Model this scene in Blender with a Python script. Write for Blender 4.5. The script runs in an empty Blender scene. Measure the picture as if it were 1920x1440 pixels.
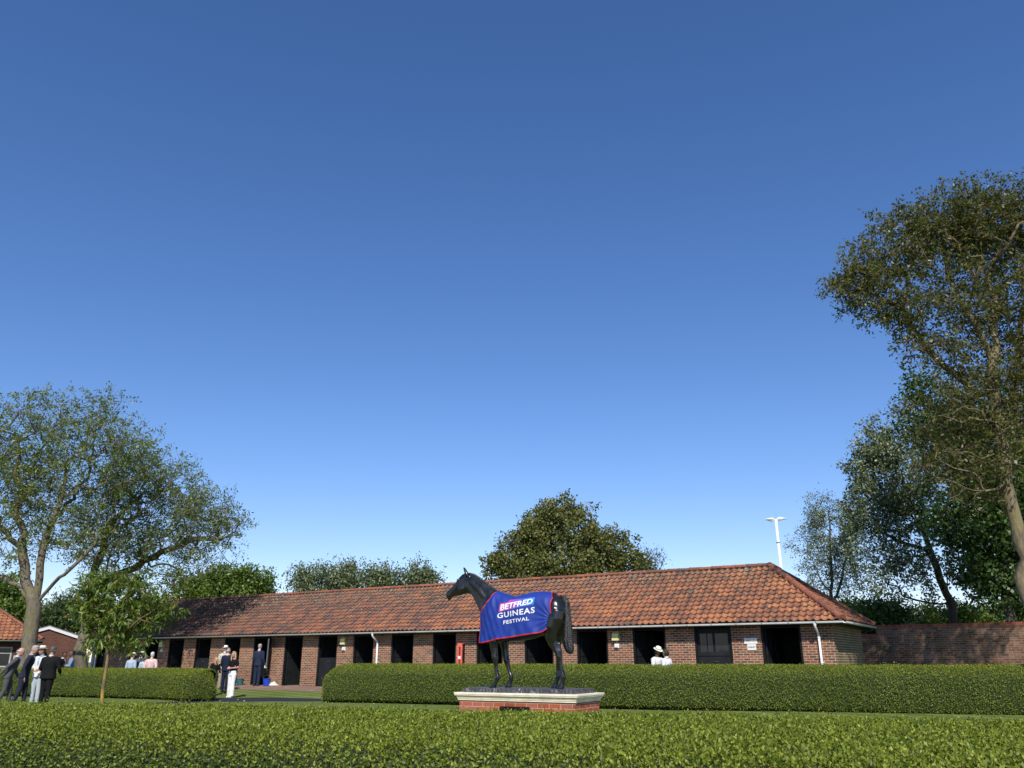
import bpy, math, random
import numpy as np
from mathutils import Vector, Matrix

# ------------------------------------------------------------------ camera, sky, sun, exposure
sc = bpy.context.scene
COL = sc.collection
F = 1500.0
PITCH = math.atan(520.0 / F)
ZC = 1.03
cam_d = bpy.data.cameras.new("camera")
cam = bpy.data.objects.new("camera", cam_d)
COL.objects.link(cam)
cam.location = (0, 0, ZC)
cam.rotation_euler = (math.radians(90) + PITCH, 0, 0)
cam_d.sensor_width = 36.0
cam_d.lens = 36.0 * F / 1920.0
cam_d.clip_start = 0.05
cam_d.clip_end = 3000
sc.camera = cam

SUN_EL = math.radians(43)
SUN_AL = math.radians(0)          # from straight behind the camera, towards the left
w = bpy.data.worlds.new("World")
sc.world = w
w.use_nodes = True
nt = w.node_tree
bg = nt.nodes["Background"]
sky = nt.nodes.new("ShaderNodeTexSky")
sky.sky_type = 'NISHITA'
sky.sun_disc = False
sky.sun_elevation = SUN_EL
sky.sun_rotation = math.radians(180) + SUN_AL
sky.altitude = 0
sky.air_density = 1.0
sky.dust_density = 0.0
sky.ozone_density = 4.5
hsn = nt.nodes.new("ShaderNodeHueSaturation")
hsn.inputs['Saturation'].default_value = 1.17
nt.links.new(sky.outputs[0], hsn.inputs['Color'])
skm = nt.nodes.new("ShaderNodeMix")
skm.data_type = 'RGBA'
skm.blend_type = 'MULTIPLY'
skm.inputs[0].default_value = 1.0
skm.inputs[7].default_value = (1.07, 0.915, 0.995, 1)
nt.links.new(hsn.outputs[0], skm.inputs[6])
nt.links.new(skm.outputs[2], bg.inputs[0])
bg.inputs[1].default_value = 0.15
sun_d = bpy.data.lights.new("sun", 'SUN')
sun_d.energy = 5.0
sun_d.angle = math.radians(0.53)
sun_d.color = (1.0, 0.945, 0.87)
sun = bpy.data.objects.new("sun", sun_d)
COL.objects.link(sun)
SV = Vector((-math.sin(SUN_AL) * math.cos(SUN_EL), -math.cos(SUN_AL) * math.cos(SUN_EL), math.sin(SUN_EL)))
sun.rotation_euler = SV.to_track_quat('Z', 'Y').to_euler()
sun.location = (-10, -20, 30)
sc.view_settings.view_transform = 'Standard'
sc.view_settings.look = 'None'
sc.view_settings.exposure = 0.0
sc.view_settings.gamma = 1.0

# ------------------------------------------------------------------ projection helpers (photo pixels at 1920x1440)
cP, sP = math.cos(PITCH), math.sin(PITCH)
CAM = Vector((0, 0, ZC))


def ray(px, py):
    x = (px - 960) / F
    y = -(py - 720) / F
    return Vector((x, cP - y * sP, sP + y * cP))


def atY(px, py, Y):
    d = ray(px, py)
    return CAM + d * (Y / d.y)


def atZ(px, py, z):
    d = ray(px, py)
    return CAM + d * ((z - ZC) / d.z)


def atP(px, py, p0, n):
    d = ray(px, py)
    return CAM + d * ((p0 - CAM).dot(n) / d.dot(n))


# building frame: U runs to the right along the stable front, N points out of the front to the viewer
g1 = atZ(275, 1195, 2.2)
g2 = atZ(1530, 1164, 2.2)
U = Vector((g2.x - g1.x, g2.y - g1.y, 0)).normalized()
N = Vector((U.y, -U.x, 0))
if N.y > 0:
    N = -N
ANG = math.atan2(U.y, U.x)
OVER = 0.42
WO = Vector((g1.x, g1.y, 0)) - N * OVER      # origin on the front wall face


def dist_front(x, y):
    return (Vector((x, y, 0)) - WO).dot(N)


def wall_s(px, py=1215):
    p = atP(px, py, WO, N)
    return (p - WO).dot(U)


def gz(x, y):
    d = dist_front(x, y)
    if d < .3:
        return 0.0
    if d > 3.6:
        return -0.3
    return -0.3 * (d - .3) / 3.3


# ------------------------------------------------------------------ object helpers
def tag(o, label=None, cat=None, group=None, kind=None):
    if label:
        o['label'] = label
    if cat:
        o['category'] = cat
    if group:
        o['group'] = group
    if kind:
        o['kind'] = kind
    return o


def empty(name, loc=(0, 0, 0), rz=0.0):
    o = bpy.data.objects.new(name, None)
    o.empty_display_size = 0.2
    COL.objects.link(o)
    o.location = loc
    o.rotation_euler = (0, 0, rz)
    return o


def link(name, me, parent=None, mats=(), smooth=None):
    me.name = name
    for m in mats:
        me.materials.append(m)
    if smooth is not None:
        me.polygons.foreach_set('use_smooth', [smooth] * len(me.polygons))
    o = bpy.data.objects.new(name, me)
    COL.objects.link(o)
    if parent is not None:
        o.parent = parent
    return o


def np_mesh(verts, faces, k=4, matidx=None):
    """fast mesh from numpy arrays; faces (n,k)"""
    me = bpy.data.meshes.new("m")
    verts = np.asarray(verts, dtype=np.float32)
    faces = np.asarray(faces, dtype=np.int32)
    n = len(faces)
    me.vertices.add(len(verts))
    me.vertices.foreach_set('co', verts.ravel())
    me.loops.add(n * k)
    me.loops.foreach_set('vertex_index', faces.ravel())
    me.polygons.add(n)
    me.polygons.foreach_set('loop_start', np.arange(0, n * k, k, dtype=np.int32))
    try:
        me.polygons.foreach_set('loop_total', np.full(n, k, dtype=np.int32))
    except Exception:
        pass
    if matidx is not None:
        me.polygons.foreach_set('material_index', np.asarray(matidx, dtype=np.int32))
    me.update(calc_edges=True)
    return me


class MB:
    def __init__(s):
        s.v = []
        s.f = []
        s.uv = []
        s.mi = []

    def quad(s, pts, uv=None, mi=0):
        b = len(s.v)
        s.v += [tuple(p) for p in pts]
        s.f.append(tuple(range(b, b + len(pts))))
        s.uv.append(uv if uv else [(0, 0)] * len(pts))
        s.mi.append(mi)

    def box(s, x0, x1, y0, y1, z0, z1, mi=0, M=None):
        P = lambda x, y, z: (Vector((x, y, z)) if M is None else M @ Vector((x, y, z)))
        s.quad([P(x0, y0, z0), P(x1, y0, z0), P(x1, y0, z1), P(x0, y0, z1)], [(x0, z0), (x1, z0), (x1, z1), (x0, z1)], mi)
        s.quad([P(x1, y1, z0), P(x0, y1, z0), P(x0, y1, z1), P(x1, y1, z1)], [(x1, z0), (x0, z0), (x0, z1), (x1, z1)], mi)
        s.quad([P(x1, y0, z0), P(x1, y1, z0), P(x1, y1, z1), P(x1, y0, z1)], [(y0 + .11, z0), (y1 + .11, z0), (y1 + .11, z1), (y0 + .11, z1)], mi)
        s.quad([P(x0, y1, z0), P(x0, y0, z0), P(x0, y0, z1), P(x0, y1, z1)], [(y1 + .11, z0), (y0 + .11, z0), (y0 + .11, z1), (y1 + .11, z1)], mi)
        s.quad([P(x0, y0, z1), P(x1, y0, z1), P(x1, y1, z1), P(x0, y1, z1)], [(x0, y0), (x1, y0), (x1, y1), (x0, y1)], mi)
        s.quad([P(x0, y1, z0), P(x1, y1, z0), P(x1, y0, z0), P(x0, y0, z0)], [(x0, y1), (x1, y1), (x1, y0), (x0, y0)], mi)
        return s

    def rings(s, rings, closed=True, caps=True, mi=0):
        """rings: list of equal-length lists of points"""
        b = len(s.v)
        k = len(rings[0])
        for r in rings:
            s.v += [tuple(p) for p in r]
        for i in range(len(rings) - 1):
            for j in range(k if closed else k - 1):
                j2 = (j + 1) % k
                s.f.append((b + i * k + j, b + i * k + j2, b + (i + 1) * k + j2, b + (i + 1) * k + j))
                s.uv.append([(0, 0)] * 4)
                s.mi.append(mi)
        if caps and closed:
            s.f.append(tuple(b + j for j in range(k))[::-1])
            s.uv.append([(0, 0)] * k)
            s.mi.append(mi)
            e = b + (len(rings) - 1) * k
            s.f.append(tuple(e + j for j in range(k)))
            s.uv.append([(0, 0)] * k)
            s.mi.append(mi)
        return s

    def tube(s, pts, rad, k=10, mi=0, caps=True, round_ends=False):
        pts = [Vector(p) for p in pts]
        if not hasattr(rad, '__len__'):
            rad = [rad] * len(pts)
        rad = list(rad)
        if round_ends:
            d0 = (pts[0] - pts[1]).normalized()
            d1 = (pts[-1] - pts[-2]).normalized()
            p0, r0, p1, r1 = pts[0], rad[0], pts[-1], rad[-1]
            pts = [p0 + d0 * r0 * .95, p0 + d0 * r0 * .7] + pts + [p1 + d1 * r1 * .7, p1 + d1 * r1 * .95]
            rad = [r0 * .3, r0 * .72] + rad + [r1 * .72, r1 * .3]
        R = []
        prev = None
        for i, p in enumerate(pts):
            a = pts[max(0, i - 1)]
            c = pts[min(len(pts) - 1, i + 1)]
            t = (c - a)
            if t.length < 1e-9:
                t = Vector((0, 0, 1))
            t.normalize()
            if prev is None:
                up = Vector((0, 0, 1)) if abs(t.z) < .9 else Vector((0, 1, 0))
                e1 = t.cross(up).normalized()
            else:
                e1 = (prev - t * prev.dot(t)).normalized()
            prev = e1
            e2 = t.cross(e1)
            R.append([p + (e1 * math.cos(2 * math.pi * j / k) + e2 * math.sin(2 * math.pi * j / k)) * rad[i] for j in range(k)])
        return s.rings(R, True, caps, mi)

    def ell(s, c, rx, ry, rz, nu=12, nv=8, mi=0, M=None):
        R = []
        for i in range(nv + 1):
            a = math.pi * (0.04 + .92 * i / nv) - math.pi / 2
            R.append([])
            for j in range(nu):
                b = 2 * math.pi * j / nu
                p = Vector((rx * math.cos(a) * math.cos(b), ry * math.cos(a) * math.sin(b), rz * math.sin(a)))
                if M is not None:
                    p = M @ p
                R[-1].append(Vector(c) + p)
        return s.rings(R, True, True, mi)

    def zloft(s, rows, k=16, mi=0, pw=1.0, M=None):
        """rows: (cx, cy, z, rx, ry)"""
        R = []
        for (cx, cy, z, rx, ry) in rows:
            r = []
            for j in range(k):
                a = 2 * math.pi * j / k
                ca, sa = math.cos(a), math.sin(a)
                p = Vector((cx + rx * math.copysign(abs(ca) ** pw, ca), cy + ry * math.copysign(abs(sa) ** pw, sa), z))
                if M is not None:
                    p = M @ p
                r.append(p)
            R.append(r)
        return s.rings(R, True, True, mi)

    def mesh(s):
        me = bpy.data.meshes.new("m")
        me.from_pydata([tuple(p) for p in s.v], [], s.f)
        if s.uv:
            uvl = me.uv_layers.new(name="UVMap")
            flat = [c for u in s.uv for p in u for c in p]
            uvl.data.foreach_set('uv', flat)
        me.polygons.foreach_set('material_index', s.mi)
        me.update()
        return me

    def build(s, name, mats, parent=None, smooth=False):
        if not isinstance(mats, (list, tuple)):
            mats = [mats]
        return link(name, s.mesh(), parent, mats, smooth)


def remesh(mb, voxel, smooth=4):
    """grow one continuous surface out of overlapping closed pieces"""
    me = mb.mesh()
    o = bpy.data.objects.new("tmp", me)
    COL.objects.link(o)
    m = o.modifiers.new("r", 'REMESH')
    m.mode = 'VOXEL'
    m.voxel_size = voxel
    if smooth:
        q = o.modifiers.new("s", 'SMOOTH')
        q.factor = 0.5
        q.iterations = smooth
    dg = bpy.context.evaluated_depsgraph_get()
    out = bpy.data.meshes.new_from_object(o.evaluated_get(dg))
    bpy.data.objects.remove(o)
    bpy.data.meshes.remove(me)
    return out


# ------------------------------------------------------------------ materials
def new_mat(name):
    m = bpy.data.materials.new(name)
    m.use_nodes = True
    t = m.node_tree
    return m, t, t.nodes["Principled BSDF"]


def node(t, kind, **kw):
    n = t.nodes.new(kind)
    for k, v in kw.items():
        if k in n.inputs.keys():
            n.inputs[k].default_value = v
        else:
            setattr(n, k, v)
    return n


def ramp(t, stops, interp='LINEAR'):
    r = t.nodes.new("ShaderNodeValToRGB")
    cr = r.color_ramp
    cr.interpolation = interp
    while len(cr.elements) < len(stops):
        cr.elements.new(0.5)
    for e, (p, c) in zip(cr.elements, stops):
        e.position = p
        e.color = (c[0], c[1], c[2], 1)
    return r


def mixc(t, a, b, fac, blend='MIX'):
    m = t.nodes.new("ShaderNodeMix")
    m.data_type = 'RGBA'
    m.blend_type = blend
    for i, v in ((0, fac), (6, a), (7, b)):
        if hasattr(v, 'links') or isinstance(v, bpy.types.NodeSocket):
            t.links.new(v, m.inputs[i])
        else:
            m.inputs[i].default_value = v if i == 0 else (v[0], v[1], v[2], 1)
    return m.outputs[2]


def simple(name, col, rough=.6, metal=0.0, vary=0.15, scale=8.0, bump=0.0, bscale=40.0, spec=0.5, sheen=0):
    m, t, b = new_mat(name)
    tc = node(t, "ShaderNodeTexCoord")
    nz = node(t, "ShaderNodeTexNoise", Scale=scale, Detail=5.0)
    t.links.new(tc.outputs['Object'], nz.inputs['Vector'])
    r = ramp(t, [(.3, [c * (1 - vary) for c in col]), (.7, [min(1, c * (1 + vary)) for c in col])])
    t.links.new(nz.outputs[0], r.inputs[0])
    t.links.new(r.outputs[0], b.inputs['Base Color'])
    b.inputs['Roughness'].default_value = rough
    b.inputs['Metallic'].default_value = metal
    b.inputs['Specular IOR Level'].default_value = spec
    if bump:
        n2 = node(t, "ShaderNodeTexNoise", Scale=bscale, Detail=6.0)
        t.links.new(tc.outputs['Object'], n2.inputs['Vector'])
        bp = node(t, "ShaderNodeBump", Strength=bump, Distance=0.02)
        t.links.new(n2.outputs[0], bp.inputs['Height'])
        t.links.new(bp.outputs[0], b.inputs['Normal'])
    return m


def leaf_mat(name, stops, trans=0.3, rough=.42, spec=.45, tint_scale=0.6, tint=(.55, .6, .4)):
    m, t, b = new_mat(name)
    g = node(t, "ShaderNodeNewGeometry")
    r = ramp(t, stops)
    t.links.new(g.outputs['Random Per Island'], r.inputs[0])
    tc = node(t, "ShaderNodeTexCoord")
    nz = node(t, "ShaderNodeTexNoise", Scale=tint_scale, Detail=3.0)
    t.links.new(tc.outputs['Object'], nz.inputs['Vector'])
    rr = ramp(t, [(.38, tint), (.62, (1, 1, 1))])
    t.links.new(nz.outputs[0], rr.inputs[0])
    c = mixc(t, r.outputs[0], rr.outputs[0], 0.6, 'MULTIPLY')
    t.links.new(c, b.inputs['Base Color'])
    b.inputs['Roughness'].default_value = rough
    b.inputs['Specular IOR Level'].default_value = spec
    tr = node(t, "ShaderNodeBsdfTranslucent")
    c2 = mixc(t, c, (1.0, 1.0, .35), .35, 'MULTIPLY')
    hs = node(t, "ShaderNodeHueSaturation", Saturation=1.1, Value=1.3)
    t.links.new(c2, hs.inputs['Color'])
    t.links.new(hs.outputs[0], tr.inputs['Color'])
    mx = node(t, "ShaderNodeMixShader", Fac=trans)
    t.links.new(b.outputs[0], mx.inputs[1])
    t.links.new(tr.outputs[0], mx.inputs[2])
    t.links.new(mx.outputs[0], t.nodes['Material Output'].inputs['Surface'])
    return m


def brick_mat(name, cols, mortar, bw=.225, rh=.075, ms=.010, weather=None, off=0.5, freq=2, dark=1.0):
    m, t, b = new_mat(name)
    uv = node(t, "ShaderNodeUVMap")
    br = node(t, "ShaderNodeTexBrick")
    br.offset = off
    br.offset_frequency = freq
    for k, v in (('Scale', 1.0), ('Brick Width', bw), ('Row Height', rh), ('Mortar Size', ms), ('Mortar Smooth', .15), ('Bias', 0.0)):
        br.inputs[k].default_value = v
    br.inputs['Color1'].default_value = (0, 0, 0, 1)
    br.inputs['Color2'].default_value = (1, 1, 1, 1)
    br.inputs['Mortar'].default_value = (.5, .5, .5, 1)
    t.links.new(uv.outputs[0], br.inputs['Vector'])
    r = ramp(t, cols)
    t.links.new(br.outputs['Color'], r.inputs[0])
    nz = node(t, "ShaderNodeTexNoise", Scale=60.0, Detail=4.0)
    t.links.new(uv.outputs[0], nz.inputs['Vector'])
    nr = ramp(t, [(.3, (.7, .7, .7)), (.7, (1.15, 1.15, 1.15))])
    t.links.new(nz.outputs[0], nr.inputs[0])
    c = mixc(t, r.outputs[0], nr.outputs[0], 1.0, 'MULTIPLY')
    c = mixc(t, c, mortar, br.outputs['Fac'])
    n3 = node(t, "ShaderNodeTexNoise", Scale=1.3, Detail=5.0)
    t.links.new(uv.outputs[0], n3.inputs['Vector'])
    wr = ramp(t, [(.35, weather or (.7, .68, .66)), (.65, (1, 1, 1))])
    t.links.new(n3.outputs[0], wr.inputs[0])
    c = mixc(t, c, wr.outputs[0], .8, 'MULTIPLY')
    t.links.new(c, b.inputs['Base Color'])
    b.inputs['Roughness'].default_value = .85
    b.inputs['Specular IOR Level'].default_value = .25
    bp = node(t, "ShaderNodeBump", Strength=.5, Distance=0.006)
    inv = node(t, "ShaderNodeMath", operation='SUBTRACT')
    inv.inputs[0].default_value = 1
    t.links.new(br.outputs['Fac'], inv.inputs[1])
    t.links.new(inv.outputs[0], bp.inputs['Height'])
    t.links.new(bp.outputs[0], b.inputs['Normal'])
    return m


BR = [(0.0, (.10, .068, .048)), (.3, (.19, .092, .055)), (.55, (.27, .100, .056)), (.8, (.33, .125, .066)), (1.0, (.27, .165, .09))]
M_BRICK = brick_mat('stable_brick', BR, (.56, .43, .30), bw=.215, ms=.0085)
M_BRICK_SIDE = brick_mat('side_brick', [(0, (.10, .075, .04)), (.5, (.19, .12, .06)), (1, (.22, .17, .09))], (.5, .42, .26), ms=.009)
M_BRICK_WALL = brick_mat('garden_wall_brick', [(0, (.12, .07, .05)), (.5, (.22, .115, .075)), (1, (.30, .17, .11))], (.36, .26, .18), ms=.008, weather=(.5, .46, .38))
M_BRICK_COPE = brick_mat('coping_brick', [(0, (.22, .06, .035)), (1, (.36, .10, .055))], (.25, .14, .1), bw=.075, rh=.2, ms=.007)
M_BRICK_SHED = brick_mat('shed_brick', [(0, (.10, .045, .032)), (1, (.17, .065, .045))], (.2, .12, .09), ms=.007)
M_BRICK_DARK = brick_mat('house_brick', [(0, (.06, .03, .022)), (1, (.11, .045, .032))], (.14, .09, .07), ms=.007)
M_BRICK_RED = brick_mat('plinth_brick', [(0, (.34, .075, .035)), (.6, (.46, .115, .055)), (1, (.40, .14, .09))], (.55, .36, .26), bw=.225, rh=.079, ms=.006, weather=(.75, .8, .85))
M_PAVE = brick_mat('paving', [(0, (.26, .16, .12)), (1, (.36, .23, .17))], (.26, .19, .15), bw=.2, rh=.1, ms=.006)
M_BLACK = simple('black_painted_timber', (.009, .010, .011), rough=.55, vary=.3, bump=.1, spec=.2)
M_DOOR = simple('charcoal_door_paint', (.016, .0175, .018), rough=.55, vary=.3, scale=3, spec=.2)
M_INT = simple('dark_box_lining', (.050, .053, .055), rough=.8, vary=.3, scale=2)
M_STEEL = simple('galvanised_edge', (.10, .105, .11), rough=.5, metal=.3)
M_GLASS = simple('dark_window_pane', (.02, .022, .025), rough=.12, vary=.1, spec=.4)
M_WHITE = simple('white_plastic', (.78, .78, .75), rough=.4, vary=.08, scale=3)
M_WHITEW = simple('white_painted_board', (.72, .73, .72), rough=.5, vary=.06)
M_GREYW = simple('grey_white_frame', (.42, .44, .43), rough=.5, vary=.06)
M_CREAM = simple('cream_stone', (.84, .74, .55), rough=.8, vary=.16, scale=5, bump=.25, bscale=60)
M_LAMPY = simple('yellowed_lamp_diffuser', (.74, .68, .27), rough=.35, vary=.08)
M_LAMPG = simple('lamp_hood', (.33, .31, .17), rough=.5, vary=.08)
M_RED = simple('red_cabinet', (.78, .14, .085), rough=.45, vary=.08)
M_DKRED = simple('dark_red_glass', (.16, .02, .018), rough=.2)
M_CONC = simple('concrete_floor', (.22, .2, .18), rough=.85)
M_BLUE = simple('blue_plastic', (.015, .06, .42), rough=.35)
M_TEAL = simple('teal_plastic', (.03, .13, .15), rough=.35)
M_CLOTH = simple('white_cloth', (.72, .68, .58), rough=.9, bump=.4)
M_ASPH = simple('asphalt', (.030, .032, .040), rough=.9, vary=.25, scale=30, bump=.4, bscale=150, spec=.2)


def grass_mat():
    m, t, b = new_mat('mown_grass')
    tc = node(t, "ShaderNodeTexCoord")
    n1 = node(t, "ShaderNodeTexNoise", Scale=.9, Detail=6.0)
    n2 = node(t, "ShaderNodeTexNoise", Scale=90.0, Detail=4.0)
    t.links.new(tc.outputs['Object'], n1.inputs['Vector'])
    t.links.new(tc.outputs['Object'], n2.inputs['Vector'])
    r1 = ramp(t, [(.35, (.15, .20, .05)), (.65, (.22, .26, .08))])
    t.links.new(n1.outputs[0], r1.inputs[0])
    r2 = ramp(t, [(.3, (.55, .6, .5)), (.7, (1.25, 1.2, 1.2))])
    t.links.new(n2.outputs[0], r2.inputs[0])
    c = mixc(t, r1.outputs[0], r2.outputs[0], 1.0, 'MULTIPLY')
    mp = node(t, "ShaderNodeMapping")
    mp.inputs['Rotation'].default_value = (0, 0, -ANG + .2)
    t.links.new(tc.outputs['Object'], mp.inputs['Vector'])
    wv = node(t, "ShaderNodeTexWave", Scale=.62, Distortion=.4)
    wv.bands_direction = 'Y'
    wv.wave_profile = 'SIN'
    t.links.new(mp.outputs[0], wv.inputs['Vector'])
    r3 = ramp(t, [(.4, (.66, .72, .62)), (.6, (1.0, 1.0, 1.0))])
    t.links.new(wv.outputs['Fac'], r3.inputs[0])
    c = mixc(t, c, r3.outputs[0], .8, 'MULTIPLY')
    t.links.new(c, b.inputs['Base Color'])
    b.inputs['Roughness'].default_value = .9
    b.inputs['Specular IOR Level'].default_value = .1
    bp = node(t, "ShaderNodeBump", Strength=.7, Distance=0.03)
    t.links.new(n2.outputs[0], bp.inputs['Height'])
    t.links.new(bp.outputs[0], b.inputs['Normal'])
    return m


M_GRASS = grass_mat()


def tile_mat(name, stops, warm_lo, warm_hi, moss=.5):
    """clay pantile: each tile its own tone, old dark patches, pale lichen spots towards the ridge"""
    m, t, b = new_mat(name)
    g = node(t, "ShaderNodeNewGeometry")
    tc = node(t, "ShaderNodeTexCoord")
    uv = node(t, "ShaderNodeUVMap")
    sx = node(t, "ShaderNodeSeparateXYZ")
    t.links.new(uv.outputs[0], sx.inputs[0])
    mr = node(t, "ShaderNodeMapRange")
    mr.inputs['From Min'].default_value = 0
    mr.inputs['From Max'].default_value = 1
    mr.inputs['To Min'].default_value = warm_lo
    mr.inputs['To Max'].default_value = warm_hi
    t.links.new(sx.outputs[0], mr.inputs[0])
    nz = node(t, "ShaderNodeTexNoise", Scale=.55, Detail=5.0)
    t.links.new(tc.outputs['Object'], nz.inputs['Vector'])
    a1 = node(t, "ShaderNodeMath", operation='MULTIPLY_ADD')
    t.links.new(g.outputs['Random Per Island'], a1.inputs[0])
    a1.inputs[1].default_value = .42
    t.links.new(mr.outputs[0], a1.inputs[2])
    a2 = node(t, "ShaderNodeMath", operation='MULTIPLY_ADD')
    t.links.new(nz.outputs[0], a2.inputs[0])
    a2.inputs[1].default_value = .5
    t.links.new(a1.outputs[0], a2.inputs[2])
    r = ramp(t, stops)
    t.links.new(a2.outputs[0], r.inputs[0])
    n2 = node(t, "ShaderNodeTexNoise", Scale=22.0, Detail=6.0)
    t.links.new(tc.outputs['Object'], n2.inputs['Vector'])
    r2 = ramp(t, [(.32, (.55, .5, .5)), (.55, (1, 1, 1)), (.75, (1.25, 1.2, 1.15))])
    t.links.new(n2.outputs[0], r2.inputs[0])
    c = mixc(t, r.outputs[0], r2.outputs[0], 1.0, 'MULTIPLY')
    # lichen
    vo = node(t, "ShaderNodeTexNoise", Scale=9.0, Detail=3.0)
    t.links.new(tc.outputs['Object'], vo.inputs['Vector'])
    lv = node(t, "ShaderNodeMath", operation='MULTIPLY_ADD')
    t.links.new(sx.outputs[1], lv.inputs[0])
    lv.inputs[1].default_value = .165 * moss
    t.links.new(vo.outputs[0], lv.inputs[2])
    lr = ramp(t, [(.66, (0, 0, 0)), (.73, (1, 1, 1))])
    t.links.new(lv.outputs[0], lr.inputs[0])
    lm = ramp(t, [(.4, (.06, .05, .035)), (.62, (.28, .24, .17))])
    n4 = node(t, "ShaderNodeTexNoise", Scale=14.0, Detail=2.0)
    t.links.new(tc.outputs['Object'], n4.inputs['Vector'])
    t.links.new(n4.outputs[0], lm.inputs[0])
    c = mixc(t, c, lm.outputs[0], lr.outputs[0])
    t.links.new(c, b.inputs['Base Color'])
    b.inputs['Roughness'].default_value = .75
    b.inputs['Specular IOR Level'].default_value = .3
    return m


TS = [(.2, (.072, .050, .043)), (.42, (.145, .083, .062)), (.62, (.245, .108, .066)), (.82, (.38, .155, .075)), (1.0, (.46, .21, .095))]
M_TILE = tile_mat('clay_pantiles', TS, -.12, .30, 1.0)
M_TILE_END = tile_mat('clay_pantiles_end', TS, .22, .3, .7)
M_TILE_HOUSE = tile_mat('orange_pantiles', TS, .28, .28, .2)
M_RIDGE = tile_mat('ridge_clay', [(.25, (.13, .08, .058)), (.55, (.27, .10, .06)), (.8, (.38, .14, .075)), (1, (.42, .22, .13))], .1, .1, 1.6)


def bark_mat(name, a, bcol, lichen=None, amt=.5, zmax=None):
    m, t, b = new_mat(name)
    tc = node(t, "ShaderNodeTexCoord")
    mp = node(t, "ShaderNodeMapping")
    mp.inputs['Scale'].default_value = (9, 9, 2.2)
    t.links.new(tc.outputs['Object'], mp.inputs['Vector'])
    nz = node(t, "ShaderNodeTexNoise", Scale=1.6, Detail=8.0, Roughness=.7)
    t.links.new(mp.outputs[0], nz.inputs['Vector'])
    r = ramp(t, [(.35, a), (.65, bcol)])
    t.links.new(nz.outputs[0], r.inputs[0])
    c = r.outputs[0]
    if lichen:
        n2 = node(t, "ShaderNodeTexNoise", Scale=1.8, Detail=6.0)
        t.links.new(tc.outputs['Object'], n2.inputs['Vector'])
        r2 = ramp(t, [(.42 if zmax else .5, (0, 0, 0)), (.55 if zmax else .6, (amt, amt, amt))])
        t.links.new(n2.outputs[0], r2.inputs[0])
        fc = r2.outputs[0]
        if zmax:
            sx = node(t, "ShaderNodeSeparateXYZ")
            t.links.new(tc.outputs['Object'], sx.inputs[0])
            mr = node(t, "ShaderNodeMapRange")
            mr.inputs['From Min'].default_value = zmax * 1.5
            mr.inputs['From Max'].default_value = zmax * .3
            t.links.new(sx.outputs[2], mr.inputs[0])
            mm = node(t, "ShaderNodeMath", operation='MULTIPLY')
            t.links.new(fc, mm.inputs[0])
            t.links.new(mr.outputs[0], mm.inputs[1])
            fc = mm.outputs[0]
        c = mixc(t, c, lichen, fc)
    t.links.new(c, b.inputs['Base Color'])
    b.inputs['Roughness'].default_value = .9
    b.inputs['Specular IOR Level'].default_value = .2
    bp = node(t, "ShaderNodeBump", Strength=.8, Distance=0.03)
    t.links.new(nz.outputs[0], bp.inputs['Height'])
    t.links.new(bp.outputs[0], b.inputs['Normal'])
    return m


M_BARK = bark_mat('ash_bark', (.085, .07, .052), (.23, .19, .14), (.17, .16, .07), .5)
M_BARK_TAN = bark_mat('tan_bark', (.085, .065, .042), (.24, .19, .12), (.25, .21, .09), .5)
M_BARK_DK = bark_mat('dark_bark', (.04, .033, .027), (.11, .09, .07))
M_BARK_SAP = bark_mat('sapling_bark', (.13, .09, .05), (.26, .18, .09), (.62, .36, .04), 1.0, zmax=.85)

# ------------------------------------------------------------------ ground, paving, path
def frame_pt(s, d, z):
    p = WO + U * s + N * d
    return Vector((p.x, p.y, z))


def ground():
    mb = MB()
    rows = [(-900, 0), (0, 0), (.3, 0), (3.6, -.3), (900, -.3)]
    ss = [-900, -60, 60, 900]
    for i in range(len(rows) - 1):
        for j in range(3):
            (d0, z0), (d1, z1) = rows[i], rows[i + 1]
            mb.quad([frame_pt(ss[j], d1, z1), frame_pt(ss[j + 1], d1, z1), frame_pt(ss[j + 1], d0, z0), frame_pt(ss[j], d0, z0)])
    tag(mb.build('lawn', M_GRASS), kind='structure')
    mb = MB()
    a, b = -9.0, wall_s(1566)
    mb.quad([frame_pt(a, .3, .004), frame_pt(b, .3, .004), frame_pt(b, 0.0, .004), frame_pt(a, 0.0, .004)],
            [(a, 1.4), (b, 1.4), (b, 1.7), (a, 1.7)])
    mb.quad([frame_pt(a, 1.7, .004 - .3 * 1.4 / 3.3), frame_pt(b, 1.7, .004 - .3 * 1.4 / 3.3), frame_pt(b, .3, .004), frame_pt(a, .3, .004)],
            [(a, 0), (b, 0), (b, 1.4), (a, 1.4)])
    tag(mb.build('paving', M_PAVE), kind='structure')
    z = -.296
    fr = [(250, 1321.5), (300, 1319.6), (400, 1315.8), (500, 1314.8), (600, 1315), (760, 1316)]
    bk = [(250, 1320), (300, 1317), (400, 1308.6), (500, 1307.8), (600, 1308.4), (760, 1309)]
    mb = MB()
    for i in range(len(fr) - 1):
        mb.quad([atZ(*fr[i], z), atZ(*fr[i + 1], z), atZ(*bk[i + 1], z), atZ(*bk[i], z)])
    tag(mb.build('path', M_ASPH), kind='structure')


ground()

# ------------------------------------------------------------------ the stable building
B = empty('stable_block', (WO.x, WO.y, 0), ANG)
tag(B, 'long low brick stable with a red pantiled hipped roof and a row of black doors', 'building')
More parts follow.
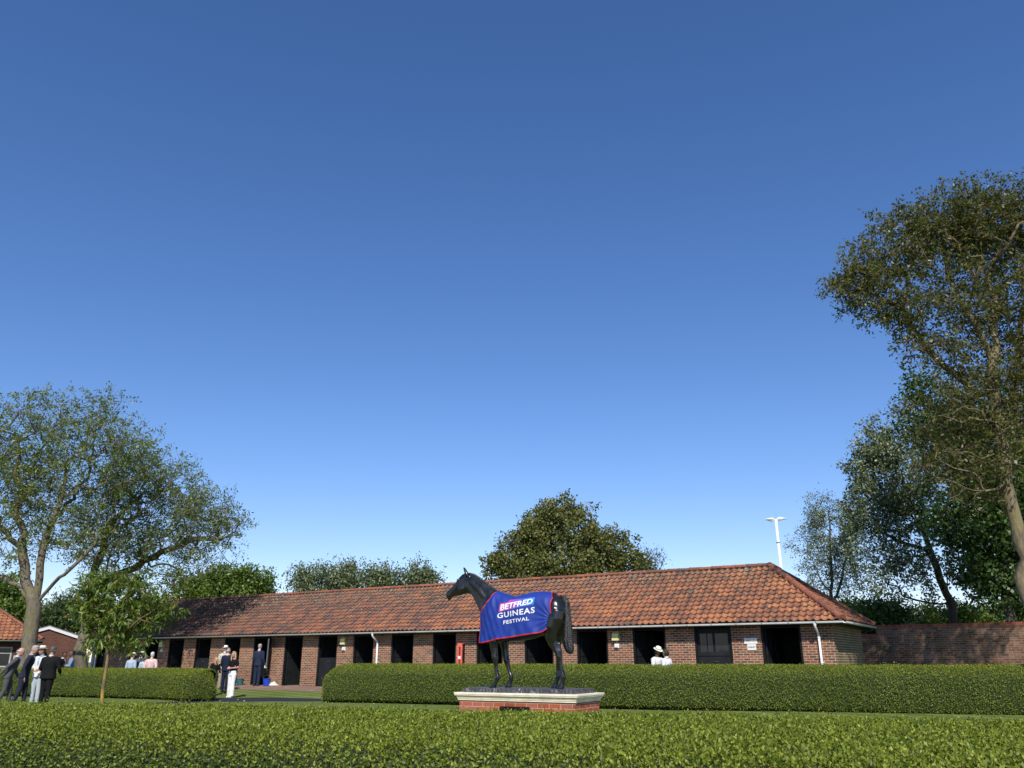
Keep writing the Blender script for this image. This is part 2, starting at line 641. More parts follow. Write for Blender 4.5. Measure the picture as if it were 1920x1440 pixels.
# local frame: x along U, y into the building (= -N), z up
S0 = wall_s(176)
S1 = wall_s(1565.5)
DEPTH = 4.4
EZ = 2.2           # gutter top
WZ = 2.12          # wall top under the soffit
DOORS = [(184, 198, 'open'), (243, 262, 'shut'), (270, 297, 'open'), (316, 344, 'open'), (366, 395, 'half'), (420, 450, 'open'),
         (475, 508, 'out'), (533, 567, 'open'), (596, 632, 'half'), (662, 700, 'open'), (733, 775, 'open'), (811, 855, 'open'),
         (893, 942.5, 'open'), (983, 1038, 'open'), (1081.5, 1140, 'open'), (1187, 1249, 'open'), (1303, 1373, 'shutwin'), (1429, 1504.5, 'open')]
DS = [(wall_s(a), wall_s(b), k) for a, b, k in DOORS]
TH = .24


def stable_walls():
    mb = MB()
    x = S0
    edges = []
    for a, b, k in DS:
        mb.box(x, a, 0, TH, 0, WZ)
        x = b
    mb.box(x, S1, 0, TH, 0, WZ)
    mb.box(S0, S0 + TH, TH, DEPTH, 0, WZ)
    mb.box(S0, S1, DEPTH, DEPTH + TH, 0, WZ + .07)
    mb.build('wall', M_BRICK, B)
    mb = MB()
    mb.box(S1 - TH, S1 + .004, .11, DEPTH + TH + .004, 0, WZ + .004)
    mb.build('end_wall', M_BRICK_SIDE, B)['label'] = 'olive stained brick end wall'
    mb = MB()
    mb.box(S0 + .3, S1 - .3, TH + .004, DEPTH - .004, -.05, .01)
    mb.build('floor', M_CONC, B)
    # lining and partitions
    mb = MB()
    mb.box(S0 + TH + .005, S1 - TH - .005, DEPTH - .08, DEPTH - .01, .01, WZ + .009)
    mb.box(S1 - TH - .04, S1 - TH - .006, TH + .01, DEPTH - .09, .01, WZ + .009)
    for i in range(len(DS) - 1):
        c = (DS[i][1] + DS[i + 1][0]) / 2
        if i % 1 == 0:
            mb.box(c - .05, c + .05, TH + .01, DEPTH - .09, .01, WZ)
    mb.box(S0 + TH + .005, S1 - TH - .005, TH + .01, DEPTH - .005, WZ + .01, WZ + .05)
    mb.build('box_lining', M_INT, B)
    # soffit
    mb = MB()
    mb.box(S0 - .36, S1 + .36, -.36, -.002, WZ - .02, WZ + .02)
    mb.box(S1 + .008, S1 + .36, 0, DEPTH + .5, WZ - .02, WZ + .02)
    mb.build('soffit', M_BLACK, B)
    # doors
    for i, (a, b, k) in enumerate(DS):
        wd = b - a
        mb = MB()
        fw = .07
        mb.box(a, a + fw, .03, .15, 0, WZ - .09)
        mb.box(b - fw, b, .03, .15, 0, WZ - .09)
        mb.box(a, b, .026, .154, WZ - .09, WZ)
        d = mb.build('door', M_BLACK, B)
        lw = wd - 2 * fw
        if k in ('half', 'shut', 'shutwin'):
            lf = MB()
            lf.box(a + fw, b - fw, .08, .125, .03, 1.18)
            nb = 7
            for q in range(1, nb):
                xx = a + fw + lw * q / nb
                lf.box(xx - .006, xx + .006, .073, .0795, .06, 1.14)
            if k != 'half':
                lf.box(a + fw, b - fw, .08, .125, 1.2, 1.32)
                lf.box(a + fw, b - fw, .08, .125, WZ - .22, WZ - .09)
                lf.box(a + fw, a + fw + .08, .08, .125, 1.32, WZ - .22)
                lf.box(b - fw - .08, b - fw, .08, .125, 1.32, WZ - .22)
            lf.build('door_leaf', M_DOOR, d)
            if k != 'half':
                g = MB()
                x0, x1 = a + fw + .08, b - fw - .08
                g.box(x0, x1, .10, .11, 1.32, WZ - .22)
                g.build('window_pane', M_GLASS, d)
                g = MB()
                g.box((x0 + x1) / 2 - .03, (x0 + x1) / 2 + .03, .075, .135, 1.32, WZ - .22)
                g.box(x0 + (x1 - x0) * .25, x0 + (x1 - x0) * .25 + .02, .085, .13, 1.32, WZ - .22)
                g.build('glazing_bar', M_BLACK, d)
            g = MB()
            g.tube([(a + wd * .5, .07, 1.02), (a + wd * .5, .045, 1.02), (a + wd * .5 + .12, .045, 1.02), (a + wd * .5 + .12, .07, 1.02)], .011, 6)
            g.build('bolt', M_STEEL, d)
        else:
            # leaf swung inwards on the left jamb
            lw2 = min(lw, 1.05)
            th = math.radians(80 + 9 * ((i * 37) % 5) / 4)
            M = Matrix.Translation((a + fw + .03, .15, 0)) @ Matrix.Rotation(th, 4, 'Z')
            lf = MB()
            lf.box(0, lw2, -.022, .022, .03, 1.18, 0, M)
            lf.box(0, lw2, -.022, .022, 1.2, 1.34, 0, M)
            lf.box(0, lw2, -.022, .022, WZ - .3, WZ - .12, 0, M)
            for q in (0, .46, .92):
                lf.box(lw2 * q, lw2 * q + .08, -.02, .02, 1.34, WZ - .3, 0, M)
            lf.build('door_leaf', M_DOOR, d)
            g = MB()
            g.box(lw2 + .001, lw2 + .02, -.027, .027, .03, 1.3, 0, M)
            g.build('edge_strip', M_STEEL, d)
            g = MB()
            g.box(lw2 * .1, lw2 * .9, -.004, .004, 1.345, WZ - .305, 0, M)
            g.build('window_pane', M_GLASS, d)
            if k == 'out':
                M = Matrix.Translation((b - fw * .3, -.0, 0)) @ Matrix.Rotation(math.radians(-52), 4, 'Z')
                g = MB()
                g.box(0.03, .62, -.025, .025, .78, WZ - .1, 0, M)
                g.build('upper_door_leaf', M_BLACK, d)
                g = MB()
                g.box(.622, .64, -.027, .027, .80, WZ - .12, 0, M)
                g.box(.30, .34, -.02, .02, .62, .78, 0, M)
                g.build('edge_strip', M_BRICK_SHED if False else M_STEEL, d)


stable_walls()


def gutter_part(name, p0, p1, parent, out=None, joints=True):
    """half-round white gutter from p0 to p1 (local), with brackets"""
    p0, p1 = Vector(p0), Vector(p1)
    t = (p1 - p0).normalized()
    side = t.cross(Vector((0, 0, 1))).normalized()
    r = .058
    prof = []
    for j in range(9):
        a = math.pi + math.pi * j / 8
        prof.append((r * math.cos(a), r * math.sin(a)))
    prof = [(-r - .006, .004)] + prof + [(r + .006, .004), (r - .004, .004)] + [((r - .006) * math.cos(math.pi * 2 - math.pi * j / 8), (r - .006) * math.sin(math.pi * 2 - math.pi * j / 8)) for j in range(9)] + [(-r + .004, .004)]
    mb = MB()
    R = [[p + side * a + Vector((0, 0, b)) for a, b in prof] for p in (p0, p1)]
    mb.rings(R, True, True)
    g = mb.build(name, M_WHITE, parent, True)
    try:
        g.data.shade_smooth()
    except Exception:
        pass
    if joints:
        L = (p1 - p0).length
        n = int(L / .82)
        for q in range(n):
            c = p0 + t * (.4 + q * .82)
            b = MB()
            rr = r + .007
            R = []
            for dx in (-.018, .018):
                R.append([c + t * dx + side * (rr * math.cos(math.pi + math.pi * j / 8)) + Vector((0, 0, rr * math.sin(math.pi + math.pi * j / 8))) for j in range(9)])
            bb = b.rings(R, False, False)
            # thickness
            b.box(-.004, .004, -.006, .006, -.012, .006, 0, Matrix.Translation(c + side * rr))
            b.build('gutter_bracket', M_GREYW, g)
    return g


def pantile_roof(name, mat, parent, O, ud, vd, nd, u_lo, u_hi, vlen, tp=.225, gauge=.252, seed=0, totu=None, mirror=False):
    """O origin at eave (local), ud along eave, vd up the slope, nd normal. u_lo(v), u_hi(v) limits"""
    rng = np.random.default_rng(seed)
    O, ud, vd, nd = [np.array(a, dtype=float) for a in (O, ud, vd, nd)]
    rows = int(math.ceil(vlen / gauge))
    k = 8
    ts = np.array([0, .16, .34, .5, .62, .72, .81, .9, 1.0])
    hs = np.where(ts < .58, -.022 * np.sin(np.pi * ts / .58), .038 * np.sin(np.pi * (ts - .58) / .42))
    ul0, uh0 = u_lo(0), u_hi(0)
    ncol = int(math.ceil((uh0 - ul0) / tp))
    V, Fc, UV = [], [], []
    for r in range(rows):
        v0 = r * gauge - .02
        v1 = min((r + 1) * gauge + .05, vlen)
        if v1 - v0 < .05:
            continue
        lo, hi = u_lo(max(0, v0)), u_hi(max(0, v0))
        lo1, hi1 = u_lo(v1), u_hi(v1)
        for c in range(ncol):
            ua = ul0 + c * tp
            if ua + tp < lo or ua > hi:
                continue
            jv = rng.normal(0, .004)
            jl = abs(rng.normal(0, .003))
            jt = rng.normal(0, .003)
            b = len(V)
            uu = ua + ts * tp
            for (vv, lift, dz) in ((v0 + jv, .052 + jl, -.013), (v0 + jv, .052 + jl, 0), (v1, .002, 0)):
                llo, lhi = (lo, hi) if vv < v1 - 1e-6 else (lo1, hi1)
                uc = np.clip(uu, llo, lhi)
                for q in range(9):
                    p = O + ud * uc[q] + vd * vv + nd * (hs[q] + lift + dz + jt * (ts[q] - .5) + .010 * math.sin(uc[q] * .9 + vv) + .006 * math.sin(uc[q] * 2.3 + 1.7 * vv))
                    V.append(p)
            uvx = (ua - ul0) / (totu or (uh0 - ul0))
            uvy = min(1, (r + .5) / rows)
            for lay in range(2):
                for q in range(8):
                    Fc.append((b + lay * 9 + q, b + lay * 9 + q + 1, b + (lay + 1) * 9 + q + 1, b + (lay + 1) * 9 + q))
                    UV += [uvx, uvy] * 4
    me = np_mesh(np.array(V), np.array(Fc), 4)
    uvl = me.uv_layers.new(name="UVMap")
    uvl.data.foreach_set('uv', np.array(UV, dtype=np.float32))
    me.polygons.foreach_set('use_smooth', [True] * len(me.polygons))
    return link(name, me, parent, [mat])


def ridge_part(name, p0, p1, parent, r=.11, seg=.42, mat=None, taper=True, seed=1):
    rnd = random.Random(seed)
    p0, p1 = Vector(p0), Vector(p1)
    t = (p1 - p0)
    L = t.length
    t.normalize()
    side = t.cross(Vector((0, 0, 1))).normalized()
    up = side.cross(t)
    n = max(1, int(L / seg))
    seg = L / n
    mb = MB()
    for i in range(n):
        a = p0 + t * (i * seg - .02)
        b = p0 + t * ((i + 1) * seg + .015)
        j1, j2 = rnd.uniform(-.006, .006), rnd.uniform(-.006, .006)
        R = []
        for (c, rr) in ((a, r * 1.06), (a + t * .05, r * 1.06), (a + t * .055, r * .98), (b, r * .90)):
            ring = []
            for j in range(9):
                an = -.15 + (math.pi + .3) * j / 8
                ring.append(c + side * (rr * math.cos(an) + j1) + up * (rr * .85 * math.sin(an) + j2))
            R.append(ring)
        mb.rings(R, True, True)
    o = mb.build(name, mat or M_RIDGE, parent, False)
    return o


def stable_roof():
    ov = OVER - .03
    xe1 = S1 + .40          # right eave
    xe0 = S0 - .40
    ye0 = -ov
    ye1 = DEPTH + TH + .32
    W = ye1 - ye0
    zE = EZ + .01
    # ridge height from the photo
    c = B.matrix_basis
    mid = WO - N * (ye0 + W / 2)
    zr = .5 * (atP(1440, 1057, mid, N).z + atP(700, 1100, mid, N).z) - .10
    rise = zr - zE
    sl = math.hypot(W / 2, rise)
    cs, sn = (W / 2) / sl, rise / sl
    hipx = (atP(1442, 1057, mid, N) - WO).dot(U)
    print('ridge z', zr, 'hipx', hipx, 'eave', xe1, 'W', W, 'S', S0, S1)
    run = xe1 - hipx
    run0 = W / 2
    rf = empty('x')
    bpy.data.objects.remove(rf)
    fr = pantile_roof('roof', M_TILE, B, (0, ye0, zE), (1, 0, 0), (0, cs, sn), (0, -sn, cs),
                      lambda v: xe0 + run0 * v / sl, lambda v: xe1 - run * v / sl, sl, seed=3)
    s2 = math.hypot(run, rise)
    pantile_roof('end_roof_slope', M_TILE_END, B, (xe1, 0, zE), (0, 1, 0), (-run / s2, 0, rise / s2), (rise / s2, 0, run / s2),
                 lambda v: ye0 + W / 2 * v / s2, lambda v: ye1 - W / 2 * v / s2, s2, seed=4)
    # back slope, left slope and underlay
    mb = MB()
    d = .03
    A = [(xe0 + .03, ye0 + .03, zE - d), (xe1 - .03, ye0 + .03, zE - d), (hipx, ye0 + W / 2, zr - d), (xe0 + run0, ye0 + W / 2, zr - d)]
    mb.quad(A)
    mb.quad([(xe1 - .03, ye0 + .03, zE - d), (xe1 - .03, ye1, zE - d), (hipx, ye0 + W / 2, zr - d)])
    mb.build('roof_underlay', M_BLACK, B)
    mb = MB()
    mb.quad([(xe1, ye1, zE), (xe0, ye1, zE), (xe0 + run0, ye0 + W / 2, zr), (hipx, ye0 + W / 2, zr)])
    mb.quad([(xe0, ye1, zE), (xe0, ye0, zE), (xe0 + run0, ye0 + W / 2, zr)])
    mb.build('rear_roof_slope', M_TILE, B)
    ridge_part('ridge_tiles', (xe0 + run0, ye0 + W / 2, zr + .02), (hipx + .05, ye0 + W / 2, zr + .02), fr, r=.10)
    ridge_part('hip_tiles', (xe1 - .02, ye0 + .02, zE + .06), (hipx + .02, ye0 + W / 2, zr + .03), fr, r=.125, seg=.36)
    ridge_part('hip_tiles', (xe1 - .02, ye1 - .02, zE + .06), (hipx + .02, ye0 + W / 2, zr + .03), fr, r=.12, seg=.36)
    ridge_part('hip_tiles', (xe0 + .02, ye0 + .02, zE + .06), (xe0 + run0 - .02, ye0 + W / 2, zr + .03), fr, r=.12, seg=.36)
    # eave mortar / tilt fillet
    mb = MB()
    mb.box(xe0 + .02, xe1 - .02, ye0 + .01, ye0 + .05, zE - .03, zE + .02)
    mb.build('fascia', M_BLACK, B)
    gutter_part('gutter', (xe0, ye0 - .03, EZ - .02), (xe1 + .02, ye0 - .03, EZ - .02), B)
    gutter_part('gutter', (xe1 + .045, ye0 + .03, EZ - .022), (xe1 + .045, ye1 + .02, EZ - .022), B)
    return xe0, xe1, ye0


XE0, XE1, YE0 = stable_roof()


def downpipe(px, zb=0.0):
    x = wall_s(px, 1225)
    mb = MB()
    y0 = YE0 - .03
    yp = -.075
    r = .036
    pts = [(x, y0, EZ - .07), (x, y0, EZ - .15), (x, y0 + .05, EZ - .21), (x, yp - .06, EZ - .34), (x, yp, EZ - .42), (x, yp, EZ - .50)]
    mb.tube(pts, r, 12)
    mb.tube([(x, yp, EZ - .49), (x, yp, zb + .05)], r, 12)
    d = mb.build('downpipe', M_WHITE, B, True)
    mb = MB()
    mb.tube([(x, y0, EZ - .055), (x, y0, EZ - .12)], r + .009, 12)
    mb.build('pipe_socket', M_WHITE, d)
    for z in (EZ - .47, 1.0, .25):
        mb = MB()
        mb.tube([(x, yp, z + .03), (x, yp, z - .03)], r + .006, 12)
        mb.box(x - .06, x + .06, yp + .03, -.001, z - .012, z + .012)
        mb.build('pipe_clip', M_WHITE, d)


for px in (709, 1540, 183):
    downpipe(px)


def wall_light(px, label):
    s = wall_s(px, 1205)
    p = frame_pt(s, 0, 0)
    t = empty('wall_light', (p.x, p.y, 1.82), ANG)
    tag(t, label, 'light', 'bulkhead lights on the stable wall')
    mb = MB()
    mb.box(-.125, .125, -.11, -.001, .0, .21)
    mb.build('hood', M_LAMPG, t)
    mb = MB()
    mb.box(-.13, .13, -.15, -.001, -.10, -.002)
    mb.box(-.12, .12, -.145, -.111, 0.001, .13)
    mb.build('diffuser', M_LAMPY, t)
    mb = MB()
    mb.box(-.085, .085, -.05, -.001, -.35, -.20)
    mb.box(-.05, .05, -.10, -.051, -.33, -.24)
    mb.tube([(0, -.01, -.21), (0, -.01, -.09)], .012, 6)
    mb.build('sensor_box', M_WHITE, t)


wall_light(306, 'yellowed wall light on the brick pier behind the white haired person in pink')
wall_light(646, 'yellowed wall light left of the white downpipe, above the rounded hedge end')
wall_light(1157, 'yellowed wall light on the brick pier right of the horse statue')


def text_mesh(txt, size, bold=0.0, align='CENTER', spacing=1.0):
    cu = bpy.data.curves.new('t', 'FONT')
    cu.body = txt
    cu.size = size
    cu.align_x = align
    cu.offset = bold
    cu.space_character = spacing
    cu.resolution_u = 3
    cu.fill_mode = 'BOTH'
    o = bpy.data.objects.new('t', cu)
    COL.objects.link(o)
    dg = bpy.context.evaluated_depsgraph_get()
    dg.update()
    me = bpy.data.meshes.new_from_object(o.evaluated_get(dg))
    bpy.data.objects.remove(o)
    return me


M_INK = simple('dark_lettering', (.05, .05, .045), rough=.6)
M_SIGN = simple('ivory_sign_board', (.80, .79, .70), rough=.5, vary=.04)


def sign(px, z0, z1, wdt, txt, sz, label, dpx=0):
    s = wall_s(px, 1206)
    p = frame_pt(s, .001, 0)
    t = empty('wall_sign', (p.x, p.y, (z0 + z1) / 2), ANG)
    tag(t, label, 'sign')
    mb = MB()
    mb.box(-wdt / 2, wdt / 2, -.02, -.001, -(z1 - z0) / 2, (z1 - z0) / 2)
    mb.build('board', M_SIGN, t)
    me = text_mesh(txt, sz, 0.001)
    o = link('lettering', me, t, [M_INK])
    o.location = (0, -.023, -sz * .35)
    o.rotation_euler = (math.radians(90), 0, 0)


sign(1408, 1.56, 1.74, .42, "NUMBER CLOTH", .062, 'upper wider ivory sign on the brick pier between the two right hand doors')
sign(1409, 1.37, 1.55, .28, "CABINET", .062, 'lower narrower ivory sign on the brick pier between the two right hand doors')


def fire_point():
    s = wall_s(867, 1225)
    p = frame_pt(s, 0, 0)
    t = empty('fire_cabinet', (p.x, p.y, .72), ANG)
    tag(t, 'tall narrow red fire equipment cabinet on the brick pier left of the statue', 'cabinet')
    mb = MB()
    w2, D, H = .105, .17, .98
    mb.box(-w2, w2, -D, -.001, 0, H)
    # raised frame
    mb.box(-w2 - .01, w2 + .01, -D - .02, -D - .001, 0, .10)
    mb.box(-w2 - .01, w2 + .01, -D - .02, -D - .001, H - .13, H)
    mb.box(-w2 - .01, -.045, -D - .02, -D - .001, .1, H - .13)
    mb.box(.045, w2 + .01, -D - .02, -D - .001, .1, H - .13)
    mb.box(-.045, .045, -D - .02, -D - .001, .36, .52)
    mb.build('cabinet_body', M_RED, t)
    mb = MB()
    mb.box(-.043, .043, -D - .008, -D - .0005, .1, .36)
    mb.box(-.043, .043, -D - .008, -D - .0005, .52, H - .13)
    mb.build('glass_slot', M_DKRED, t)
    mb = MB()
    mb.box(-.075, .06, -D - .03, -D - .021, .40, .50)
    mb.build('notice', M_WHITE, t)
    mb = MB()
    mb.box(w2 + .001, w2 + .012, -D + .02, -.002, .03, H - .03)
    mb.build('side_panel', M_BLACK, t)
    for z in (.2, .28, .75, .83):
        mb = MB()
        mb.box(w2 + .011, w2 + .045, -D - .018, -D - .003, z, z + .025)
        mb.build('hinge', M_RED, t)


fire_point()

# ------------------------------------------------------------------ hedges
def leaf_arrays(P, Nn, L, Wd, rng, along=.55, droop=0.0, fold=.18):
    """one folded 4-point leaf at each P; Nn surface normals; returns verts"""
    n = len(P)
    rnd = rng.normal(size=(n, 3))
    rnd /= np.linalg.norm(rnd, axis=1)[:, None] + 1e-9
    a = Nn * along + rnd
    a[:, 2] -= droop
    a /= np.linalg.norm(a, axis=1)[:, None] + 1e-9
    r2 = rng.normal(size=(n, 3)) * .7 + Nn * 1.0
    b = np.cross(a, r2)
    b /= np.linalg.norm(b, axis=1)[:, None] + 1e-9
    c = np.cross(a, b)
    Ls = L * rng.uniform(.7, 1.25, n)[:, None]
    Ws = Wd * rng.uniform(.75, 1.2, n)[:, None]
    m1 = P + a * Ls * .48 + b * Ws * .5 + c * Ws * fold
    m2 = P + a * Ls * .48 - b * Ws * .5 + c * Ws * fold
    tip = P + a * Ls
    V = np.empty((n, 4, 3), dtype=np.float32)
    V[:, 0], V[:, 1], V[:, 2], V[:, 3] = P, m1, tip, m2
    return V.reshape(-1, 3)


def noise3(P, sc, seed=0):
    r = np.random.default_rng(seed)
    out = np.zeros(len(P))
    for i in range(6):
        k = r.normal(size=3) * sc * (1 + .5 * i)
        out += np.sin(P @ k + r.uniform(0, 6.28)) / (1 + .35 * i)
    return out / 3.0


M_HLEAF = leaf_mat('hedge_leaf', [(0, (.10, .07, .03)), (.02, (.07, .11, .016)), (.35, (.145, .20, .026)), (.7, (.23, .28, .038)), (1, (.34, .37, .055))], trans=.2, rough=.55, spec=.3, tint_scale=.8, tint=(.7, .78, .55))
M_HLEAF2 = leaf_mat('near_hedge_leaf', [(0, (.12, .06, .03)), (.012, (.05, .085, .011)), (.35, (.105, .155, .019)), (.7, (.17, .22, .028)), (1, (.27, .31, .055))], trans=.2, rough=.5, spec=.3, tint_scale=1.2, tint=(.75, .82, .55))
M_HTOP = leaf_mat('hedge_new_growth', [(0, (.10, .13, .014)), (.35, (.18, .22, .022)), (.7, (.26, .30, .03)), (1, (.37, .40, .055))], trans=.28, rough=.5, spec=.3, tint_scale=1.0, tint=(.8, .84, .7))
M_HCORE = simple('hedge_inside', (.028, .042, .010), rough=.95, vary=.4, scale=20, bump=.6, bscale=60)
M_STEM = simple('hedge_stem', (.05, .038, .025), rough=.9)


def hedge(name, label, front, back, zb, zt, dens, L, Wd, mat, rngseed=0, pw=.32, ends=(True, True), rr=.7, dome=0.0, step=.12, nsec=34, bumps=.02, group=None, gapz=.10, seen=lambda P: None, prof=None, topfrac=.9, endp=3.0):
    front = [Vector((p[0], p[1], 0)) for p in front]
    back = [Vector((p[0], p[1], 0)) for p in back]
    # resample by front length
    cum = [0]
    for i in range(len(front) - 1):
        cum.append(cum[-1] + (front[i + 1] - front[i]).length)
    T = cum[-1]
    n = int(T / step) + 1

    def samp(pts, s):
        for i in range(len(cum) - 1):
            if s <= cum[i + 1] or i == len(cum) - 2:
                f = (s - cum[i]) / (cum[i + 1] - cum[i])
                return pts[i].lerp(pts[i + 1], f)
    rows = []
    for i in range(n + 1):
        s = T * i / n
        fp, bp = samp(front, s), samp(back, s)
        wf = hf = 1.0
        for e, on in ((s, ends[0]), (T - s, ends[1])):
            if on and e < rr:
                k = min(.999, (rr - e) / rr)
                wf *= max(.03, (1 - k ** 6)) ** .5
                hf *= max(.03, (1 - k ** endp)) ** .5
        c = (fp + bp) / 2
        h = (bp - fp) / 2
        row = []
        for j in range(nsec + 1):
            a = math.pi * j / nsec
            ca, sa = math.cos(a), math.sin(a)
            x = -math.copysign(abs(ca) ** pw, ca) * wf
            zz = (abs(sa) ** pw)
            if prof:
                q = j / nsec * (len(prof) - 1)
                i0 = min(int(q), len(prof) - 2)
                f_ = q - i0
                x = (prof[i0][0] * (1 - f_) + prof[i0 + 1][0] * f_) * wf
                zz = prof[i0][1] * (1 - f_) + prof[i0 + 1][1] * f_
            z = zb + (zt - zb) * zz * hf * (1 + dome * (1 - x * x))
            p = c + h * x
            row.append((p.x, p.y, z))
        rows.append(row)
    G = np.array(rows)                      # (n+1, nsec+1, 3)
    A = G.reshape(-1, 3)
    # even out: normals
    du = np.gradient(G, axis=0)
    dv = np.gradient(G, axis=1)
    Nm = np.cross(dv, du)
    cen = G.mean(axis=1, keepdims=True)
    sg = np.sign((Nm * (G - cen)).sum(-1, keepdims=True))
    Nm = Nm * np.where(sg == 0, 1, sg)
    Nm /= np.linalg.norm(Nm, axis=-1, keepdims=True) + 1e-9
    bmp = (noise3(A, 2.2, rngseed) * .6 + noise3(A, 6.0, rngseed + 1) * .4).reshape(G.shape[0], G.shape[1], 1)
    G = G + Nm * bmp * bumps
    H, K = G.shape[0], G.shape[1]
    idx = np.arange(H * K).reshape(H, K)
    Fq = np.stack([idx[:-1, :-1], idx[:-1, 1:], idx[1:, 1:], idx[1:, :-1]], -1).reshape(-1, 4)
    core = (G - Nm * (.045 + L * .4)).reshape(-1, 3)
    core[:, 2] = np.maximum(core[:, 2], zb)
    # leaf sampling
    rng = np.random.default_rng(rngseed + 10)
    V4 = G.reshape(-1, 3)[Fq]
    N4 = Nm.reshape(-1, 3)[Fq].mean(1)
    area = np.linalg.norm(np.cross(V4[:, 1] - V4[:, 0], V4[:, 3] - V4[:, 0]), axis=1)
    cc = V4.mean(1)
    wgt = seen(cc)
    if wgt is None:
        wgt = np.ones(len(cc))
    toCam = np.array([0, 0, ZC]) - cc
    toCam /= np.linalg.norm(toCam, axis=1)[:, None]
    facing = (N4 * toCam).sum(1)
    wgt = wgt * np.where(facing < -.25, .35, 1.0)
    low = cc[:, 2] < zb + gapz
    wgt = np.where(low, wgt * .12, wgt)
    num = area * wgt * dens
    tot = int(num.sum())
    pick = rng.choice(len(Fq), size=tot, p=num / num.sum())
    u, v = rng.uniform(size=(2, tot))
    q = V4[pick]
    P = (q[:, 0] * ((1 - u) * (1 - v))[:, None] + q[:, 1] * (u * (1 - v))[:, None] + q[:, 2] * (u * v)[:, None] + q[:, 3] * ((1 - u) * v)[:, None])
    NN = N4[pick]
    P = P - NN * (rng.uniform(-.01, .045, tot) - np.where(rng.uniform(size=tot) < .02, rng.uniform(.02, .07, tot), 0))[:, None]
    LV = leaf_arrays(P, NN, L, Wd, rng, along=.75)
    base = len(core)
    LF = np.arange(tot * 4).reshape(-1, 4) + base
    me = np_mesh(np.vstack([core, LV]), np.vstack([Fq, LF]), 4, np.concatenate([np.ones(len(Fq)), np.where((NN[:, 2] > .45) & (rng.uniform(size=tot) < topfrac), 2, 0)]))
    root = empty(name, (front[0].x * 0, 0, 0))
    c0 = (front[len(front) // 2] + back[len(back) // 2]) / 2
    root.location = (c0.x, c0.y, zb)
    me.transform(Matrix.Translation((-c0.x, -c0.y, -zb)))
    tag(root, label, 'hedge', group)
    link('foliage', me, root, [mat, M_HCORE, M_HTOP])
    # a few stems visible in the gap under the leaves
    rnd = random.Random(rngseed)
    mb = MB()
    mb.tube([(0, 0, -.05), (.03, 0, .12), (-.05, .05, .3)], [.018, .014, .008], 5)
    st = None
    m = min(60, int(T / .45))
    for i in range(m):
        s = T * (i + .5) / m
        fp, bp = samp(front, s), samp(back, s)
        p = fp.lerp(bp, rnd.uniform(.12, .3)) - c0
        if st is None:
            st = mb.build('stem', M_STEM, root)
            q = st
        else:
            q = st.copy()
            COL.objects.link(q)
        q.location = (p.x + rnd.uniform(-.1, .1), p.y, 0)
        q.rotation_euler = (0, 0, rnd.uniform(0, 6))
    print(name, 'leaves', tot)
    return root


def gp(px, py, z=-.3):
    p = atZ(px, py, z)
    return (p.x, p.y)


def offs(pts, d):
    """shift a polyline away from the viewer by d"""
    out = []
    for i, p in enumerate(pts):
        a = pts[max(0, i - 1)]
        b = pts[min(len(pts) - 1, i + 1)]
        t = Vector((b[0] - a[0], b[1] - a[1], 0)).normalized()
        n = Vector((-t.y, t.x, 0))
        out.append((p[0] + n.x * d, p[1] + n.y * d))
    return out


def in_view(margin):
    def f(P):
        x = np.abs(P[:, 0]) / np.maximum(.1, P[:, 1])
        return np.where(x < .66 + margin / np.maximum(.1, P[:, 1]), 1.0, .2)
    return f


PR = [(-.76, 0), (-.95, .09), (-1.0, .34), (-.99, .6), (-.97, .74), (-.88, .82), (-.68, .88), (-.38, .94), (-.1, .98), (.2, 1.0), (.5, .99), (.78, .95), (.93, .86), (.99, .7), (1, .45), (1, .2), (.97, 0)]
fR = [gp(591, 1317.5), gp(700, 1319), gp(900, 1324), gp(1160, 1330.5), gp(1500, 1338.5), gp(1920, 1349.5)]
ex = (Vector(fR[-1]) - Vector(fR[-2])).normalized()
fR.append((fR[-1][0] + ex.x * 6, fR[-1][1] + ex.y * 6))
hedge('clipped_hedge', 'long clipped box hedge in front of the stable, right of the gap, behind the statue', fR, offs(fR, 1.35), -.3, .94,
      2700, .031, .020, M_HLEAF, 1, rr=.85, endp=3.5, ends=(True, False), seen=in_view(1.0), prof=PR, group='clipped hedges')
fL = [gp(-260, 1303.5), gp(0, 1306), gp(130, 1308), gp(290, 1312), gp(350, 1316), gp(411, 1314.5)]
hedge('clipped_hedge', 'clipped hedge behind the four suited people, left of the gap, with a rounded end', fL, offs(fL, 1.45), -.3, .77,
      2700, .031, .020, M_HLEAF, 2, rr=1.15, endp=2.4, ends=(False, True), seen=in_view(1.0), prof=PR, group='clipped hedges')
zt = .5
farl = [(-500, 1309), (0, 1317), (480, 1324), (960, 1335), (1440, 1342), (1920, 1350.5), (2500, 1358)]
nearl = [(-500, 1345), (0, 1372), (480, 1392), (960, 1416), (1440, 1446), (1920, 1478), (2500, 1530)]
fN = [gp(a, b, zt - .02) for a, b in nearl]
bN = [gp(a, b, zt - .02) for a, b in farl]
hedge('clipped_hedge', 'broad low hedge nearest the viewer, filling the bottom of the picture', fN, bN, -.3, zt,
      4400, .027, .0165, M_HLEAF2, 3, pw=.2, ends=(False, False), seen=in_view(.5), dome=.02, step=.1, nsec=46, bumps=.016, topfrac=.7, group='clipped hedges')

# ------------------------------------------------------------------ trees
def rot_frames(pts):
    return pts


